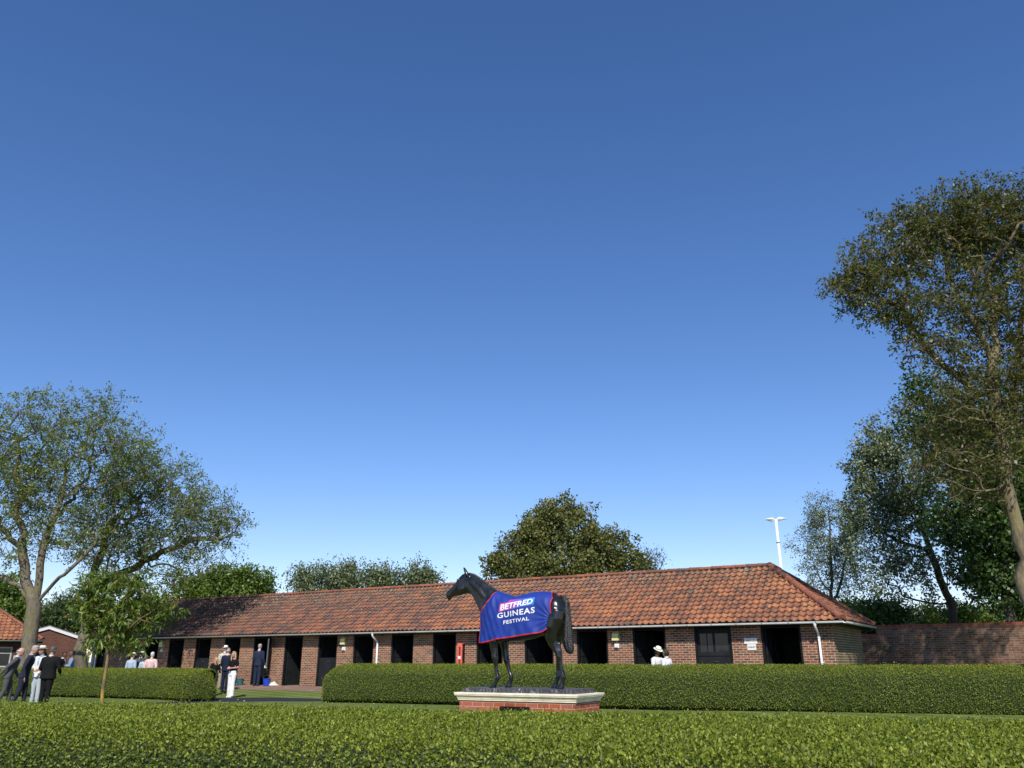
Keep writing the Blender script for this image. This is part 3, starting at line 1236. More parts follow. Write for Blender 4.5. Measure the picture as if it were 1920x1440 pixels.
def chain_tube(V, Fq, pts, rad, k):
    """append a tapered tube with k sides; pts (n,3)"""
    n = len(pts)
    t = np.gradient(pts, axis=0)
    t /= np.linalg.norm(t, axis=1)[:, None] + 1e-9
    up = np.array([0, 0, 1.0]) if abs(t[0, 2]) < .9 else np.array([0, 1.0, 0])
    e = np.cross(t[0], up)
    e /= np.linalg.norm(e)
    E1 = np.empty_like(pts)
    for i in range(n):
        e = e - t[i] * (e @ t[i])
        e /= np.linalg.norm(e) + 1e-9
        E1[i] = e
    E2 = np.cross(t, E1)
    an = 2 * np.pi * np.arange(k) / k
    R = pts[:, None, :] + (E1[:, None, :] * np.cos(an)[None, :, None] + E2[:, None, :] * np.sin(an)[None, :, None]) * np.asarray(rad)[:, None, None]
    b = sum(len(x) for x in V)
    V.append(R.reshape(-1, 3))
    i, j = np.meshgrid(np.arange(n - 1), np.arange(k), indexing='ij')
    j2 = (j + 1) % k
    Fq.append(np.stack([b + i * k + j, b + i * k + j2, b + (i + 1) * k + j2, b + (i + 1) * k + j], -1).reshape(-1, 4))


def tree(name, label, Y, limbs, ells, nattr, lsize, lwid, per_tip, lmat, bmat, r0, group=None, seed=0, droop=.2, twigs=3, twl=.5,
         clump=.28, shell=2.0, up=1.4, step=.45, rtip=.006, fall=0.0, pexp=.5, cat='tree', trunk_k=12, base_z=None, jit=.05, tuft=.3):
    rng = np.random.default_rng(seed + 100)
    bx = atY(limbs[0][0][0], limbs[0][0][1], Y)
    zg = gz(bx.x, bx.y) if base_z is None else base_z
    base = np.array([bx.x, bx.y, zg - .05])
    nodes = []
    par = []
    minr = []

    def near(p):
        A = np.array(nodes)
        return int(np.argmin(((A - p) ** 2).sum(1)))
    for li, lb in enumerate(limbs):
        pts = []
        for q in lb:
            dY = q[2] if len(q) > 2 else 0
            p = atY(q[0], q[1], Y + dY)
            pts.append(np.array([p.x, p.y, p.z]))
        if li == 0:
            if pts[0][2] > zg + .1:
                pts = [base] + pts
            else:
                pts[0] = base
            nodes.append(pts[0])
            par.append(-1)
            prev = 0
            pts = pts[1:]
        else:
            prev = near(pts[0])
            pts = pts[1:]
        # smooth subdivision
        for q in pts:
            a = nodes[prev]
            L = np.linalg.norm(q - a)
            m = max(1, int(L / step))
            for s in range(1, m + 1):
                p = a + (q - a) * s / m
                if s < m:
                    p = p + rng.normal(size=3) * jit * min(1, L)
                nodes.append(p)
                par.append(prev)
                prev = len(nodes) - 1
    nlimb = len(nodes)
    # attractors
    vols = np.array([e[2] * e[3] * (e[4] if len(e) > 4 else 1.0) for e in ells], float)
    pick = rng.choice(len(ells), size=nattr, p=vols / vols.sum())
    A = []
    for q in pick:
        e = ells[q]
        dY = e[5] if len(e) > 5 else 0
        c = atY(e[0], e[1], Y + dY)
        rx = (atY(e[0] + e[2], e[1], Y + dY) - c).x
        rz = abs((atY(e[0], e[1] - e[3], Y + dY) - c).z)
        ry = (rx + rz) / 2 * .9
        d = rng.normal(size=3)
        d /= np.linalg.norm(d)
        r = rng.uniform() ** (1 / (1 + shell))
        # the photo silhouette is noisy
        A.append(np.array([c.x, c.y, c.z]) + d * np.array([rx, ry, rz]) * r * (.93 + .09 * rng.normal()))
    A = np.array(A)
    A[:, 2] = np.maximum(A[:, 2], zg + .5)
    NA = np.array(nodes)
    cap = len(nodes) + nattr * 60
    buf = np.zeros((cap, 3))
    buf[:len(nodes)] = NA
    cnt = len(nodes)
    d0 = np.sqrt(((A[:, None, :] - NA[None, ::3, :]) ** 2).sum(-1)).min(1)
    tips = []
    dirs = []
    for ai in np.argsort(d0):
        a = A[ai]
        D = np.sqrt(((buf[1:cnt] - a) ** 2).sum(1))
        cost = D + up * np.maximum(0, buf[1:cnt, 2] - a[2] + .15 * D)
        j = int(np.argmin(cost)) + 1
        p = buf[j]
        dd = D[j - 1]
        if dd < .12:
            continue
        pd = p - buf[par[j]] if par[j] >= 0 else np.array([0, 0, 1.0])
        pd = pd / (np.linalg.norm(pd) + 1e-9)
        ctrl = p + pd * dd * .4 + rng.normal(size=3) * dd * .09
        m = max(2, int(dd / step) + 1)
        prev = j
        for s in range(1, m + 1):
            t = s / m
            q = p * (1 - t) ** 2 + ctrl * 2 * t * (1 - t) + a * t * t + rng.normal(size=3) * .02
            if cnt >= cap:
                break
            buf[cnt] = q
            par.append(prev)
            prev = cnt
            cnt += 1
        tips.append(prev)
        v = a - ctrl
        dirs.append(v / (np.linalg.norm(v) + 1e-9))
    P = buf[:cnt].copy()
    par = np.array(par[:cnt])
    w = np.zeros(cnt)
    w[tips] = 1
    for i in range(cnt - 1, 0, -1):
        w[par[i]] += max(w[i], .0)
    w = np.maximum(w, 1)
    rad = rtip * w ** pexp
    sc_ = r0 / rad[0]
    # blend so the trunk gets r0 and tips stay thin
    rad = rad * (1 + (sc_ - 1) * (w / w[0]) ** .6)
    # children chains
    kids = [[] for _ in range(cnt)]
    for i in range(1, cnt):
        kids[par[i]].append(i)
    V, Fq = [], []
    stack = [(0, None)]
    while stack:
        s, pr = stack.pop()
        ch = [s] if pr is None else [pr, s]
        cur = s
        while kids[cur]:
            ks = sorted(kids[cur], key=lambda q: -w[q])
            for q in ks[1:]:
                stack.append((q, cur))
            cur = ks[0]
            ch.append(cur)
        if len(ch) < 2:
            continue
        pts = P[ch] - base
        rr = rad[ch].copy()
        if pr is not None:
            rr[0] = rr[1]
        else:
            rr[0] *= 1.35
            if len(rr) > 2:
                rr[1] *= 1.08
        k = trunk_k if rr.max() > .08 else (6 if rr.max() > .03 else 4)
        chain_tube(V, Fq, pts, rr, k)
    # twigs and leaf points
    LP, LN = [], []
    T = P[tips]
    Dv = np.array(dirs)
    for rep in range(twigs):
        o = Dv * .6 + rng.normal(size=Dv.shape) * .75
        o[:, 2] += .25
        o /= np.linalg.norm(o, axis=1)[:, None]
        L = twl * rng.uniform(.5, 1.3, len(T))[:, None]
        mid = T + o * L * .5 + rng.normal(size=T.shape) * .03
        end = T + o * L - np.array([0, 0, 1]) * fall * L
        n = len(T)
        # twig as thin 3-sided stick, vectorised
        side = np.cross(o, rng.normal(size=o.shape))
        side /= np.linalg.norm(side, axis=1)[:, None]
        s2 = np.cross(o, side)
        rt = rtip * .8
        ring = []
        for (c, r_) in ((T, rt), (mid, rt * .8), (end, rt * .35)):
            for q in range(3):
                an = 2 * np.pi * q / 3
                ring.append(c + (side * np.cos(an) + s2 * np.sin(an)) * r_)
        R = np.stack(ring, 1) - base          # (n, 9, 3)
        b = sum(len(x) for x in V)
        V.append(R.reshape(-1, 3))
        ix = np.arange(n)[:, None] * 9
        for lay in range(2):
            for q in range(3):
                Fq.append(b + ix + np.array([lay * 3 + q, lay * 3 + (q + 1) % 3, (lay + 1) * 3 + (q + 1) % 3, (lay + 1) * 3 + q])[None, :])
        m = max(1, int(per_tip))
        tt = rng.uniform(tuft, 1.08, (n, m, 1))
        pp = T[:, None, :] + (end - T)[:, None, :] * tt + rng.normal(size=(n, m, 3)) * clump * .5
        LP.append(pp.reshape(-1, 3))
        LN.append(np.repeat(o, m, axis=0))
    LP = np.vstack(LP)
    LN = np.vstack(LN)
    keep = LP[:, 2] > zg + .3
    LP, LN = LP[keep], LN[keep]
    LV = leaf_arrays(LP, LN * .5 + np.array([0, 0, .3]), lsize, lwid, rng, along=.6, droop=droop)
    root = empty(name, tuple(base))
    tag(root, label, cat, group)
    me = np_mesh(np.vstack(V), np.vstack(Fq), 4)
    me.polygons.foreach_set('use_smooth', [True] * len(me.polygons))
    link('trunk', me, root, [bmat])
    lm = np_mesh(LV - base.astype(np.float32), np.arange(len(LV)).reshape(-1, 4), 4)
    link('crown', lm, root, [lmat])
    print(name, 'leaves', len(LP), 'nodes', cnt)
    return root


L_ASH = leaf_mat('ash_leaf', [(0, (.10, .14, .036)), (.5, (.175, .23, .055)), (.85, (.25, .30, .075)), (1, (.34, .35, .12))], tint_scale=.5, trans=.42)
L_BROWN = leaf_mat('bronze_leaf', [(0, (.055, .075, .022)), (.4, (.115, .15, .036)), (.65, (.16, .155, .048)), (.9, (.19, .12, .055)), (1, (.22, .28, .065))], tint_scale=.5, trans=.42)
L_DARK = leaf_mat('dark_maple_leaf', [(0, (.028, .058, .013)), (.6, (.06, .11, .022)), (1, (.12, .19, .038))], tint_scale=.6, trans=.2)
L_PALE = leaf_mat('silvery_leaf', [(0, (.09, .125, .05)), (.5, (.16, .20, .085)), (.85, (.25, .28, .15)), (1, (.40, .42, .30))], tint_scale=.6, trans=.2)
L_MAPLE = leaf_mat('maple_leaf', [(0, (.075, .09, .026)), (.4, (.15, .17, .042)), (.75, (.215, .23, .06)), (1, (.26, .21, .07))], tint_scale=.7, trans=.22)
L_BRIGHT = leaf_mat('bright_leaf', [(0, (.065, .115, .018)), (.5, (.13, .20, .03)), (1, (.21, .27, .05))], tint_scale=.7)
L_SAP = leaf_mat('sapling_leaf', [(0, (.055, .095, .016)), (.4, (.12, .18, .026)), (.8, (.20, .28, .045)), (.96, (.32, .36, .08)), (1, (.36, .18, .05))], tint_scale=1.2, trans=.35)
L_WILLOW = leaf_mat('grey_green_leaf', [(0, (.045, .075, .024)), (.5, (.09, .14, .042)), (1, (.14, .19, .065))], tint_scale=.5)

# the two big ash trees on the left
tree('ash_tree', 'big spreading ash tree on the far left, in front of the white edged gable', 36,
     [[(46, 1290), (50, 1245), (55, 1200), (61, 1160), (64, 1135)],
      [(61, 1137), (45, 1112), (22, 1093, .5), (-10, 1080, 1), (-60, 1040, 1.5), (-110, 980, 2)],
      [(60, 1130), (47, 1090), (42, 1040), (38, 980), (32, 900), (36, 820)],
      [(66, 1132), (74, 1085), (80, 1030), (100, 975), (114, 940), (122, 900), (140, 850)],
      [(68, 1128), (90, 1106), (120, 1078, -.8), (150, 1050, -.9), (178, 1020, -.6), (200, 980, 0)],
      [(42, 1040), (15, 1000, .6), (-20, 950, 1), (-40, 880, 1)],
      [(100, 975), (140, 935, 1), (170, 880, 1.4)]],
     [(45, 820, 85, 85), (160, 810, 100, 78), (235, 860, 60, 70), (20, 920, 100, 90), (130, 920, 110, 80), (-90, 900, 110, 130), (30, 1020, 100, 55, .7), (160, 1010, 90, 50, .7), (-120, 1030, 80, 50, .6)],
     720, .15, .062, 12, L_ASH, M_BARK, .30, 'big ash trees on the left', seed=1, twigs=4, twl=.70, clump=.17, droop=.25, rtip=.010, jit=.09, tuft=.7)
tree('ash_tree', 'dark trunked ash tree right of the gable, its branches reaching over the stable roof', 39,
     [[(150, 1290), (151, 1245), (158, 1195), (166, 1150), (172, 1105)],
      [(172, 1105), (180, 1060), (196, 1005), (212, 950), (225, 890, .5)],
      [(170, 1115), (200, 1070, -.8), (235, 1012, -1.4), (265, 992, -2), (308, 975, -2.6), (350, 958, -3), (395, 945, -3.2), (430, 965, -3.3)],
      [(172, 1108), (190, 1095, .5), (240, 1070, 1), (290, 1045, 1), (340, 1022, .5), (385, 1010, 0), (430, 1005, 0)],
      [(196, 1005), (240, 950, .8), (275, 900, 1), (290, 850, 1)],
      [(235, 1012), (290, 940, -2), (330, 895, -2)]],
     [(255, 890, 75, 75), (310, 920, 75, 62), (370, 965, 70, 48), (425, 990, 42, 38), (300, 1010, 110, 50, .8), (380, 1045, 60, 32, .8), (210, 1040, 80, 50, .7), (300, 1080, 80, 28, .5), (215, 960, 70, 70, .8)],
     560, .15, .062, 11, L_ASH, M_BARK, .27, 'big ash trees on the left', seed=2, twigs=4, twl=.68, clump=.17, droop=.25, rtip=.010, jit=.09, tuft=.7)

# tall tree on the right
tree('bronze_leaved_tree', 'tall bronze green tree at the right edge, its tan trunk leaning in', 21,
     [[(1958, 1330), (1938, 1200), (1922, 1110), (1910, 1015), (1896, 945), (1885, 880), (1880, 838)],
      [(1882, 845), (1872, 800), (1864, 740), (1861, 680), (1862, 615)],
      [(1861, 680), (1845, 640), (1812, 585), (1785, 530), (1770, 470, .3), (1765, 400, .5)],
      [(1864, 745), (1830, 735, .3), (1795, 705, .5), (1762, 680, .7), (1735, 650, .8), (1727, 610, .9), (1722, 570, 1), (1712, 520, 1.2)],
      [(1862, 615), (1868, 560), (1860, 500), (1865, 420), (1870, 370)],
      [(1883, 850), (1893, 790, .4), (1905, 720, .8), (1915, 640, 1), (1925, 560, 1), (1930, 470, 1)],
      [(1886, 885), (1905, 872, -.3), (1930, 862, -.6), (1970, 830, -1), (2010, 780, -1.2)],
      [(1727, 610), (1690, 580, .4), (1650, 558, 0), (1610, 540, -.3), (1580, 528, -.4)],
      [(1722, 570), (1700, 520, .6), (1670, 470, .4), (1650, 430, .3)],
      [(1812, 585), (1830, 520, -.8), (1840, 460, -1.2)],
      [(1860, 500), (1890, 460, -.8), (1910, 420, -1)],
      [(1785, 530), (1740, 490, -1), (1715, 440, -1.2)],
      [(1812, 585), (1760, 560, .8), (1700, 530, 1.3), (1650, 500, 1.4)],
      [(1878, 845), (1840, 860, -.8), (1790, 850, -1.3), (1740, 830, -1.8)],
      [(1872, 800), (1840, 770, -1), (1800, 765, -1.6), (1760, 780, -2)],
      [(1885, 900), (1850, 920, -.6), (1810, 915, -1), (1780, 935, -1.4)],
      [(1735, 650), (1700, 662, -1.2), (1675, 680, -1.4)]],
     [(1790, 425, 95, 72), (1700, 462, 88, 66), (1625, 510, 60, 48), (1600, 548, 50, 36), (1650, 580, 60, 34, .8), (1870, 430, 90, 88), (1960, 430, 110, 88), (1700, 575, 85, 55, .6),
      (1800, 560, 90, 80, .5), (1900, 580, 90, 90, .5), (2000, 600, 90, 120, .5), (1735, 650, 60, 40, .5), (1830, 700, 90, 60, .5), (1780, 790, 90, 70, .5), (1870, 800, 80, 70, .5), (1840, 900, 80, 60, .4), (1920, 720, 60, 90, .5), (1770, 880, 60, 60, .4)],
     1500, .125, .055, 10, L_BROWN, M_BARK_TAN, .16, None, seed=3, twigs=4, twl=.42, clump=.13, droop=.5, rtip=.0062, step=.4, base_z=-.3, jit=.08, tuft=.6)
tree('maple_tree', 'dark green maple behind the tall bronze tree and the garden wall', 31,
     [[(1898, 1260), (1893, 1160), (1888, 1080), (1884, 1000)],
      [(1884, 1000), (1860, 940), (1830, 880), (1800, 820)],
      [(1886, 1040), (1920, 980), (1950, 900)],
      [(1884, 1000), (1880, 920), (1870, 840), (1860, 780)],
      [(1888, 1080), (1850, 1060), (1810, 1050), (1780, 1045)]],
     [(1760, 790, 70, 65), (1830, 850, 90, 90), (1900, 900, 100, 110), (1850, 980, 90, 70), (1900, 1070, 90, 60), (1820, 1060, 60, 40, .7), (1715, 765, 35, 40, .8), (1960, 1000, 80, 120), (1930, 800, 70, 120, .8), (1730, 720, 30, 30, .6), (1880, 1110, 60, 45), (1940, 1090, 60, 70), (1800, 980, 60, 60, .7)],
     720, .15, .12, 20, L_DARK, M_BARK_DK, .22, None, seed=4, twigs=3, twl=.5, clump=.34, droop=.35, base_z=0)
tree('whitebeam_tree', 'pale leaved tree with a forked dark trunk behind the garden wall', 36,
     [[(1790, 1260), (1788, 1170), (1784, 1130)],
      [(1784, 1132), (1762, 1085), (1746, 1040), (1733, 1000), (1715, 950), (1690, 890), (1670, 840)],
      [(1785, 1125), (1776, 1080), (1770, 1040), (1770, 980), (1760, 910)],
      [(1786, 1140), (1740, 1130), (1700, 1120), (1670, 1128), (1640, 1120)],
      [(1746, 1040), (1700, 1020), (1660, 1000), (1630, 960)]],
     [(1640, 850, 45, 60), (1680, 880, 75, 90), (1640, 960, 65, 60), (1720, 960, 70, 80), (1650, 1050, 70, 50, .7), (1740, 1060, 70, 45, .6), (1690, 1110, 80, 25, .5), (1610, 900, 30, 40)],
     480, .14, .09, 16, L_PALE, M_BARK_DK, .17, None, seed=5, twigs=3, twl=.5, clump=.28, droop=.1, base_z=0)
tree('birch_tree', 'slim pale grey-green tree right of the white street lamp', 42,
     [[(1562, 1260), (1560, 1130), (1558, 1050), (1556, 980), (1550, 930)],
      [(1560, 1130), (1580, 1080), (1590, 1030)],
      [(1560, 1120), (1535, 1080), (1520, 1040)]],
     [(1535, 965, 35, 42), (1560, 990, 52, 55), (1530, 1040, 50, 50), (1590, 1050, 45, 65), (1570, 1105, 75, 35, .8), (1600, 970, 35, 50)],
     300, .105, .06, 17, L_PALE, M_BARK_DK, .11, None, seed=6, twigs=3, twl=.45, clump=.25, droop=.1, base_z=0, rtip=.007)
# behind the stable
tree('sycamore_tree', 'rounded sycamore rising behind the stable roof above the statue', 46,
     [[(1056, 1260), (1056, 1150), (1055, 1080), (1052, 1020), (1050, 960)],
      [(1056, 1120), (1000, 1070), (950, 1045)],
      [(1055, 1110), (1110, 1060), (1160, 1030)],
      [(1055, 1150), (1130, 1090), (1200, 1070)],
      [(1056, 1150), (980, 1100), (920, 1085)]],
     [(1055, 970, 52, 36), (1010, 992, 35, 35, .8), (1050, 1010, 95, 40), (985, 1030, 50, 34), (1125, 1030, 75, 36), (960, 1065, 60, 30), (1050, 1070, 150, 40), (1180, 1065, 55, 32), (1050, 1120, 150, 40, .6)],
     600, .155, .125, 24, L_MAPLE, M_BARK_DK, .22, None, seed=7, twigs=3, twl=.6, clump=.27, tuft=.5, droop=.3, base_z=0)
tree('twiggy_shrub', 'thin twiggy bush with upright shoots just right of the sycamore', 38,
     [[(1222, 1260), (1222, 1120), (1222, 1075)]],
     [(1222, 1050, 22, 22), (1238, 1040, 14, 24, .6), (1215, 1075, 30, 18)],
     46, .09, .05, 4, L_WILLOW, M_BARK_DK, .05, None, seed=8, twigs=3, twl=.45, clump=.1, base_z=0, cat='shrub')
tree('round_bush_tree', 'bright green rounded tree behind the left half of the stable roof', 55,
     [[(430, 1270), (430, 1150), (430, 1100)], [(430, 1150), (380, 1110), (360, 1095)], [(430, 1150), (470, 1110), (490, 1100)]],
     [(420, 1094, 60, 30), (470, 1103, 45, 26), (370, 1106, 50, 30), (430, 1125, 100, 30, .7)],
     330, .2, .13, 18, L_BRIGHT, M_BARK_DK, .2, None, seed=9, twigs=3, twl=.6, clump=.4, base_z=0)
for i, (cx, cy, rx, ry, lab) in enumerate([
        (588, 1103, 50, 28, 'low grey-green poplar, the leftmost of the row behind the stable roof'),
        (650, 1097, 44, 32, 'tallest grey-green poplar of the row behind the stable roof'),
        (718, 1101, 30, 28, 'slender see-through poplar in the row behind the stable roof'),
        (788, 1099, 38, 27, 'grey-green poplar nearest the horse head, behind the stable roof')]):
    tree('poplar_tree', lab, 62 + i,
         [[(cx, 1270), (cx, 1160), (cx, 1110), (cx, 1085)], [(cx, 1130), (cx - rx * .6, 1090)], [(cx, 1130), (cx + rx * .6, 1088)]],
         [(cx, cy, rx, ry), (cx - rx * .35, cy - ry * .55, rx * .25, ry * .6, 1.5), (cx + rx * .3, cy - ry * .5, rx * .2, ry * .55, 1.5), (cx, cy + 30, rx * 1.1, 25, .6)],
         150, .19, .13, 14, L_PALE, M_BARK_DK, .16, 'poplars behind the stable roof', seed=20 + i, twigs=3, twl=.8, clump=.35, base_z=0, fall=-.4)
# far left background
tree('lime_tree', 'dense bright green tree behind the orange roofed house', 62,
     [[(5, 1270), (5, 1170), (5, 1120)]], [(0, 1130, 48, 50), (35, 1150, 25, 32), (-70, 1120, 70, 60)],
     300, .24, .17, 20, L_BRIGHT, M_BARK_DK, .25, None, seed=30, twigs=3, twl=.7, clump=.45, base_z=0)
tree('willow_tree', 'dull green willow behind the white edged gable, between the two big trunks', 68,
     [[(118, 1270), (118, 1180), (118, 1150)]], [(118, 1150, 36, 34), (95, 1165, 30, 28), (150, 1160, 25, 30), (120, 1185, 50, 20, .6)],
     240, .24, .10, 20, L_WILLOW, M_BARK_DK, .25, None, seed=31, twigs=3, twl=.7, clump=.45, base_z=0, droop=.8)
# shrubs behind the garden wall
for i, (cx, cy, rx, ry) in enumerate([(1605, 1158, 42, 26), (1660, 1150, 45, 22), (1730, 1158, 45, 18), (1800, 1155, 42, 18), (1862, 1158, 40, 18), (1925, 1155, 40, 22)]):
    tree('green_shrub', ['leafy shrub in the gap between the stable end and the garden wall', 'dark shrub over the left end of the garden wall, right of the stable roof corner',
                         'low shrub behind the garden wall left of the forked trunk', 'light green shrub behind the wall just right of the forked trunk',
                         'light green shrub behind the wall under the dark maple', 'shrub behind the wall at the right edge of the picture'][i], 33 if i < 2 else 40,
         [[(cx, 1270), (cx, 1215), (cx, 1190)]], [(cx, cy, rx, ry), (cx, cy + 30, rx, 28, .9)],
         150, .13, .09, 15, L_BRIGHT if i != 1 else L_DARK, M_BARK_DK, .05, 'shrubs behind the garden wall', seed=40 + i, twigs=3, twl=.4, clump=.3, base_z=0, cat='shrub')

# young tree in front
tree('young_tree', 'slender young tree with big drooping leaves and a yellow lichened stem on the lawn', 22.6,
     [[(187, 1339), (193, 1290), (197, 1265), (201, 1240), (205, 1210), (209, 1170), (212, 1130), (212, 1090)],
      [(206, 1205), (230, 1185, -.2), (262, 1160, -.4), (300, 1135, -.4), (335, 1128, -.4)],
      [(206, 1200), (185, 1195, .2), (165, 1205, .3)],
      [(208, 1180), (190, 1150), (175, 1120), (165, 1105)],
      [(210, 1160), (240, 1120, .3), (265, 1090, .4)],
      [(203, 1225), (225, 1210), (250, 1205)]],
     [(222, 1160, 62, 50), (180, 1140, 42, 40), (280, 1145, 52, 34), (205, 1100, 55, 34), (260, 1105, 48, 30), (172, 1210, 22, 12, .6), (240, 1205, 38, 22, .8), (325, 1132, 26, 14, .7), (160, 1115, 22, 22, .6)],
     430, .17, .050, 8, L_SAP, M_BARK_SAP, .045, None, seed=50, twigs=3, twl=.24, clump=.09, droop=1.15, rtip=.004, step=.25, shell=.8)
# thin climbing plant on the garden wall
tree('climbing_plant', 'small scrawny plant growing against the left end of the garden wall', 29.6,
     [[(1652, 1262), (1653, 1240), (1655, 1222), (1658, 1210)], [(1653, 1240), (1662, 1225), (1664, 1214)], [(1653, 1240), (1670, 1240), (1682, 1244)], [(1652, 1240), (1642, 1222)]],
     [(1658, 1218, 9, 12), (1646, 1220, 6, 10, .8), (1662, 1232, 6, 8, .8), (1678, 1243, 9, 4, .6)],
     34, .07, .045, 6, L_DARK, M_BARK_DK, .02, None, seed=51, twigs=2, twl=.15, clump=.06, base_z=-.05, cat='plant', step=.15, rtip=.004)


# ------------------------------------------------------------------ garden wall on the right
def garden_wall():
    p0 = atZ(1641, 1172.5, 2.30)
    p1 = atZ(1922, 1165.5, 2.30)
    d = Vector((p1.x - p0.x, p1.y - p0.y, 0))
    L = d.length
    ang = math.atan2(d.y, d.x)
    t = empty('garden_wall', (p0.x, p0.y, 0), ang)
    tag(t, 'old brick garden wall with an orange coping, stepped down beside the stable', 'wall')
    print('garden wall', p0, p1)
    mb = MB()
    mb.box(0, L + 7, 0, .24, -.3, 2.18)
    mb.box(-3.0, -.003, .003, .235, -.3, 1.88)
    mb.build('wall', M_BRICK_WALL, t)
    mb = MB()
    mb.box(-.01, L + 7, -.012, .252, 2.183, 2.30)
    mb.box(-3.0, -.014, -.01, .25, 1.883, 1.99)
    mb.build('coping', M_BRICK_COPE, t)


garden_wall()


# ------------------------------------------------------------------ street lamp
def street_lamp():
    Y = 58
    top = atY(1454.5, 974, Y)
    t = empty('street_lamp', (top.x, top.y, 0))
    tag(t, 'white double headed street lamp rising behind the stable roof', 'street lamp')
    h = top.z
    mb = MB()
    mb.tube([(0, 0, 0), (0, 0, h * .3), (0, 0, h)], [.13, .12, .10], 12)
    mb.build('pole', M_WHITE, t, True)
    mb = MB()
    mb.tube([(0, 0, h * .845), (0, 0, h * .845 + .05)], .16, 12)
    mb.build('collar', M_GREYW, t)
    for s in (-1, 1):
        mb = MB()
        R = []
        for (x, w_, zt_, zb_) in ((.08, .06, .06, -.06), (.2, .1, .14, -.02), (.34, .2, .16, -.1), (.55, .2, .14, -.06), (.8, .12, .09, .0), (.98, .04, .05, .01)):
            zz = h + (0 if s > 0 else -.04)
            R.append([Vector((s * x * .82, w_, zz + (zt_ + zb_) / 2)), Vector((s * x * .82, w_ * .5, zz + zt_)), Vector((s * x * .82, -w_ * .5, zz + zt_)), Vector((s * x * .82, -w_, zz + (zt_ + zb_) / 2)),
                      Vector((s * x * .82, -w_ * .6, zz + zb_)), Vector((s * x * .82, w_ * .6, zz + zb_))])
        mb.rings(R)
        mb.build('lamp_head', M_WHITE, t, False)


street_lamp()


# ------------------------------------------------------------------ orange roofed house, far left
def house():
    Yf = 48.0
    c = atY(80, 1200, Yf)          # eave corner
    HA = math.radians(29)
    hn = Vector((-math.sin(HA), math.cos(HA), 0))
    hu = Vector((math.cos(HA), math.sin(HA), 0))
    c3 = Vector((c.x, c.y, 0)) + hn * .5

    def hx(px, py=1230):
        return (atP(px, py, c3, hn) - c3).dot(hu)

    def hz(px, py):
        return atP(px, py, c3, hn).z
    t = empty('brick_house', (c.x, c.y, 0), HA)
    tag(t, 'low dark brick house with an orange tiled hipped roof at the left edge', 'building')
    ze = c.z
    W = 9.0
    mb = MB()
    wx = -.55
    w0 = (hx(0), hx(21))
    z0 = hz(10, 1251)
    z1 = hz(10, 1213)
    wl = w0[0] - .7
    mb.box(w0[1], wx, .5, .74, 0, ze - .02)
    mb.box(wl, w0[1], .5, .74, 0, z0)
    mb.box(wl, w0[1], .5, .74, z1, ze - .02)
    mb.box(-9, wl, .5, .74, 0, ze - .02)
    mb.box(wx - .24, wx, .745, 5.5, 0, ze - .02)
    mb.build('wall', M_BRICK_DARK, t)
    fr = MB()
    f = .07
    fr.box(wl, w0[1], .52, .60, z0 - .03, z0 + f)
    fr.box(wl, w0[1], .52, .60, z1 - f, z1)
    fr.box(w0[1] - f, w0[1], .52, .60, z0 + f, z1 - f)
    fr.box(wl, wl + f, .52, .60, z0 + f, z1 - f)
    fr.box(wl + f, w0[1] - f, .525, .595, z1 - .36, z1 - .30)
    w = fr.build('window', M_GREYW, t)
    g = MB()
    g.box(wl + f, w0[1] - f, .56, .57, z0 + f, z1 - f)
    g.build('pane', M_GLASS, w)
    mb = MB()
    mb.box(wl - .1, w0[1] + .1, .42, .60, z0 - .11, z0 - .035)
    mb.build('sill', M_GREYW, w)
    rise = 2.7
    run = 3.2
    sl = math.hypot(run, rise * .8)
    rise = rise * .8
    cs, sn = run / sl, rise / sl
    rf = pantile_roof('roof', M_TILE_HOUSE, t, (0, 0, ze), (1, 0, 0), (0, cs, sn), (0, -sn, cs), lambda v: -7.5, lambda v: -run * v / sl, sl, seed=11, tp=.25, gauge=.3)
    mb = MB()
    mb.quad([(0, 0, ze - .01), (0, 2 * run, ze - .01), (-run, run, ze + rise)])
    mb.quad([(0, 2 * run, ze - .01), (-7.5, 2 * run, ze - .01), (-7.5, run, ze + rise), (-run, run, ze + rise)])
    mb.build('rear_roof_slope', M_TILE_HOUSE, t)
    ridge_part('hip_tiles', (0, 0, ze + .06), (-run, run, ze + rise + .05), rf, r=.11, seg=.36)
    ridge_part('ridge_tiles', (-7.5, run, ze + rise + .03), (-run, run, ze + rise + .03), rf, r=.11)
    mb = MB()
    mb.box(-7.5, 0, .02, .5, ze - .10, ze - .03)
    mb.box(-.54, 0, .5, 5.0, ze - .10, ze - .03)
    mb.build('soffit', M_BLACK, t)
    gutter_part('gutter', (-7.5, -.03, ze - .03), (0, -.03, ze - .03), t, joints=False)
    for (px, py, w_, h_, lab) in ((43, 1221, .32, .20, 'upper grey notice board on the dark brick house wall'), (34, 1234, .24, .30, 'lower grey notice board on the dark brick house wall, by the window')):
        p = atP(px, py, c3, hn) - hn * .002
        q = empty('notice_board', tuple(p), HA)
        tag(q, lab, 'sign')
        mb = MB()
        mb.box(-w_, w_, -.03, 0, -h_ / 2, h_ / 2)
        mb.build('board', M_GREYW, q)
        mb = MB()
        mb.box(-w_ - .02, w_ + .02, -.04, -.0305, -h_ / 2 - .02, -h_ / 2)
        mb.box(-w_ - .02, w_ + .02, -.04, -.0305, h_ / 2, h_ / 2 + .02)
        mb.build('frame', M_STEEL, q)


house()


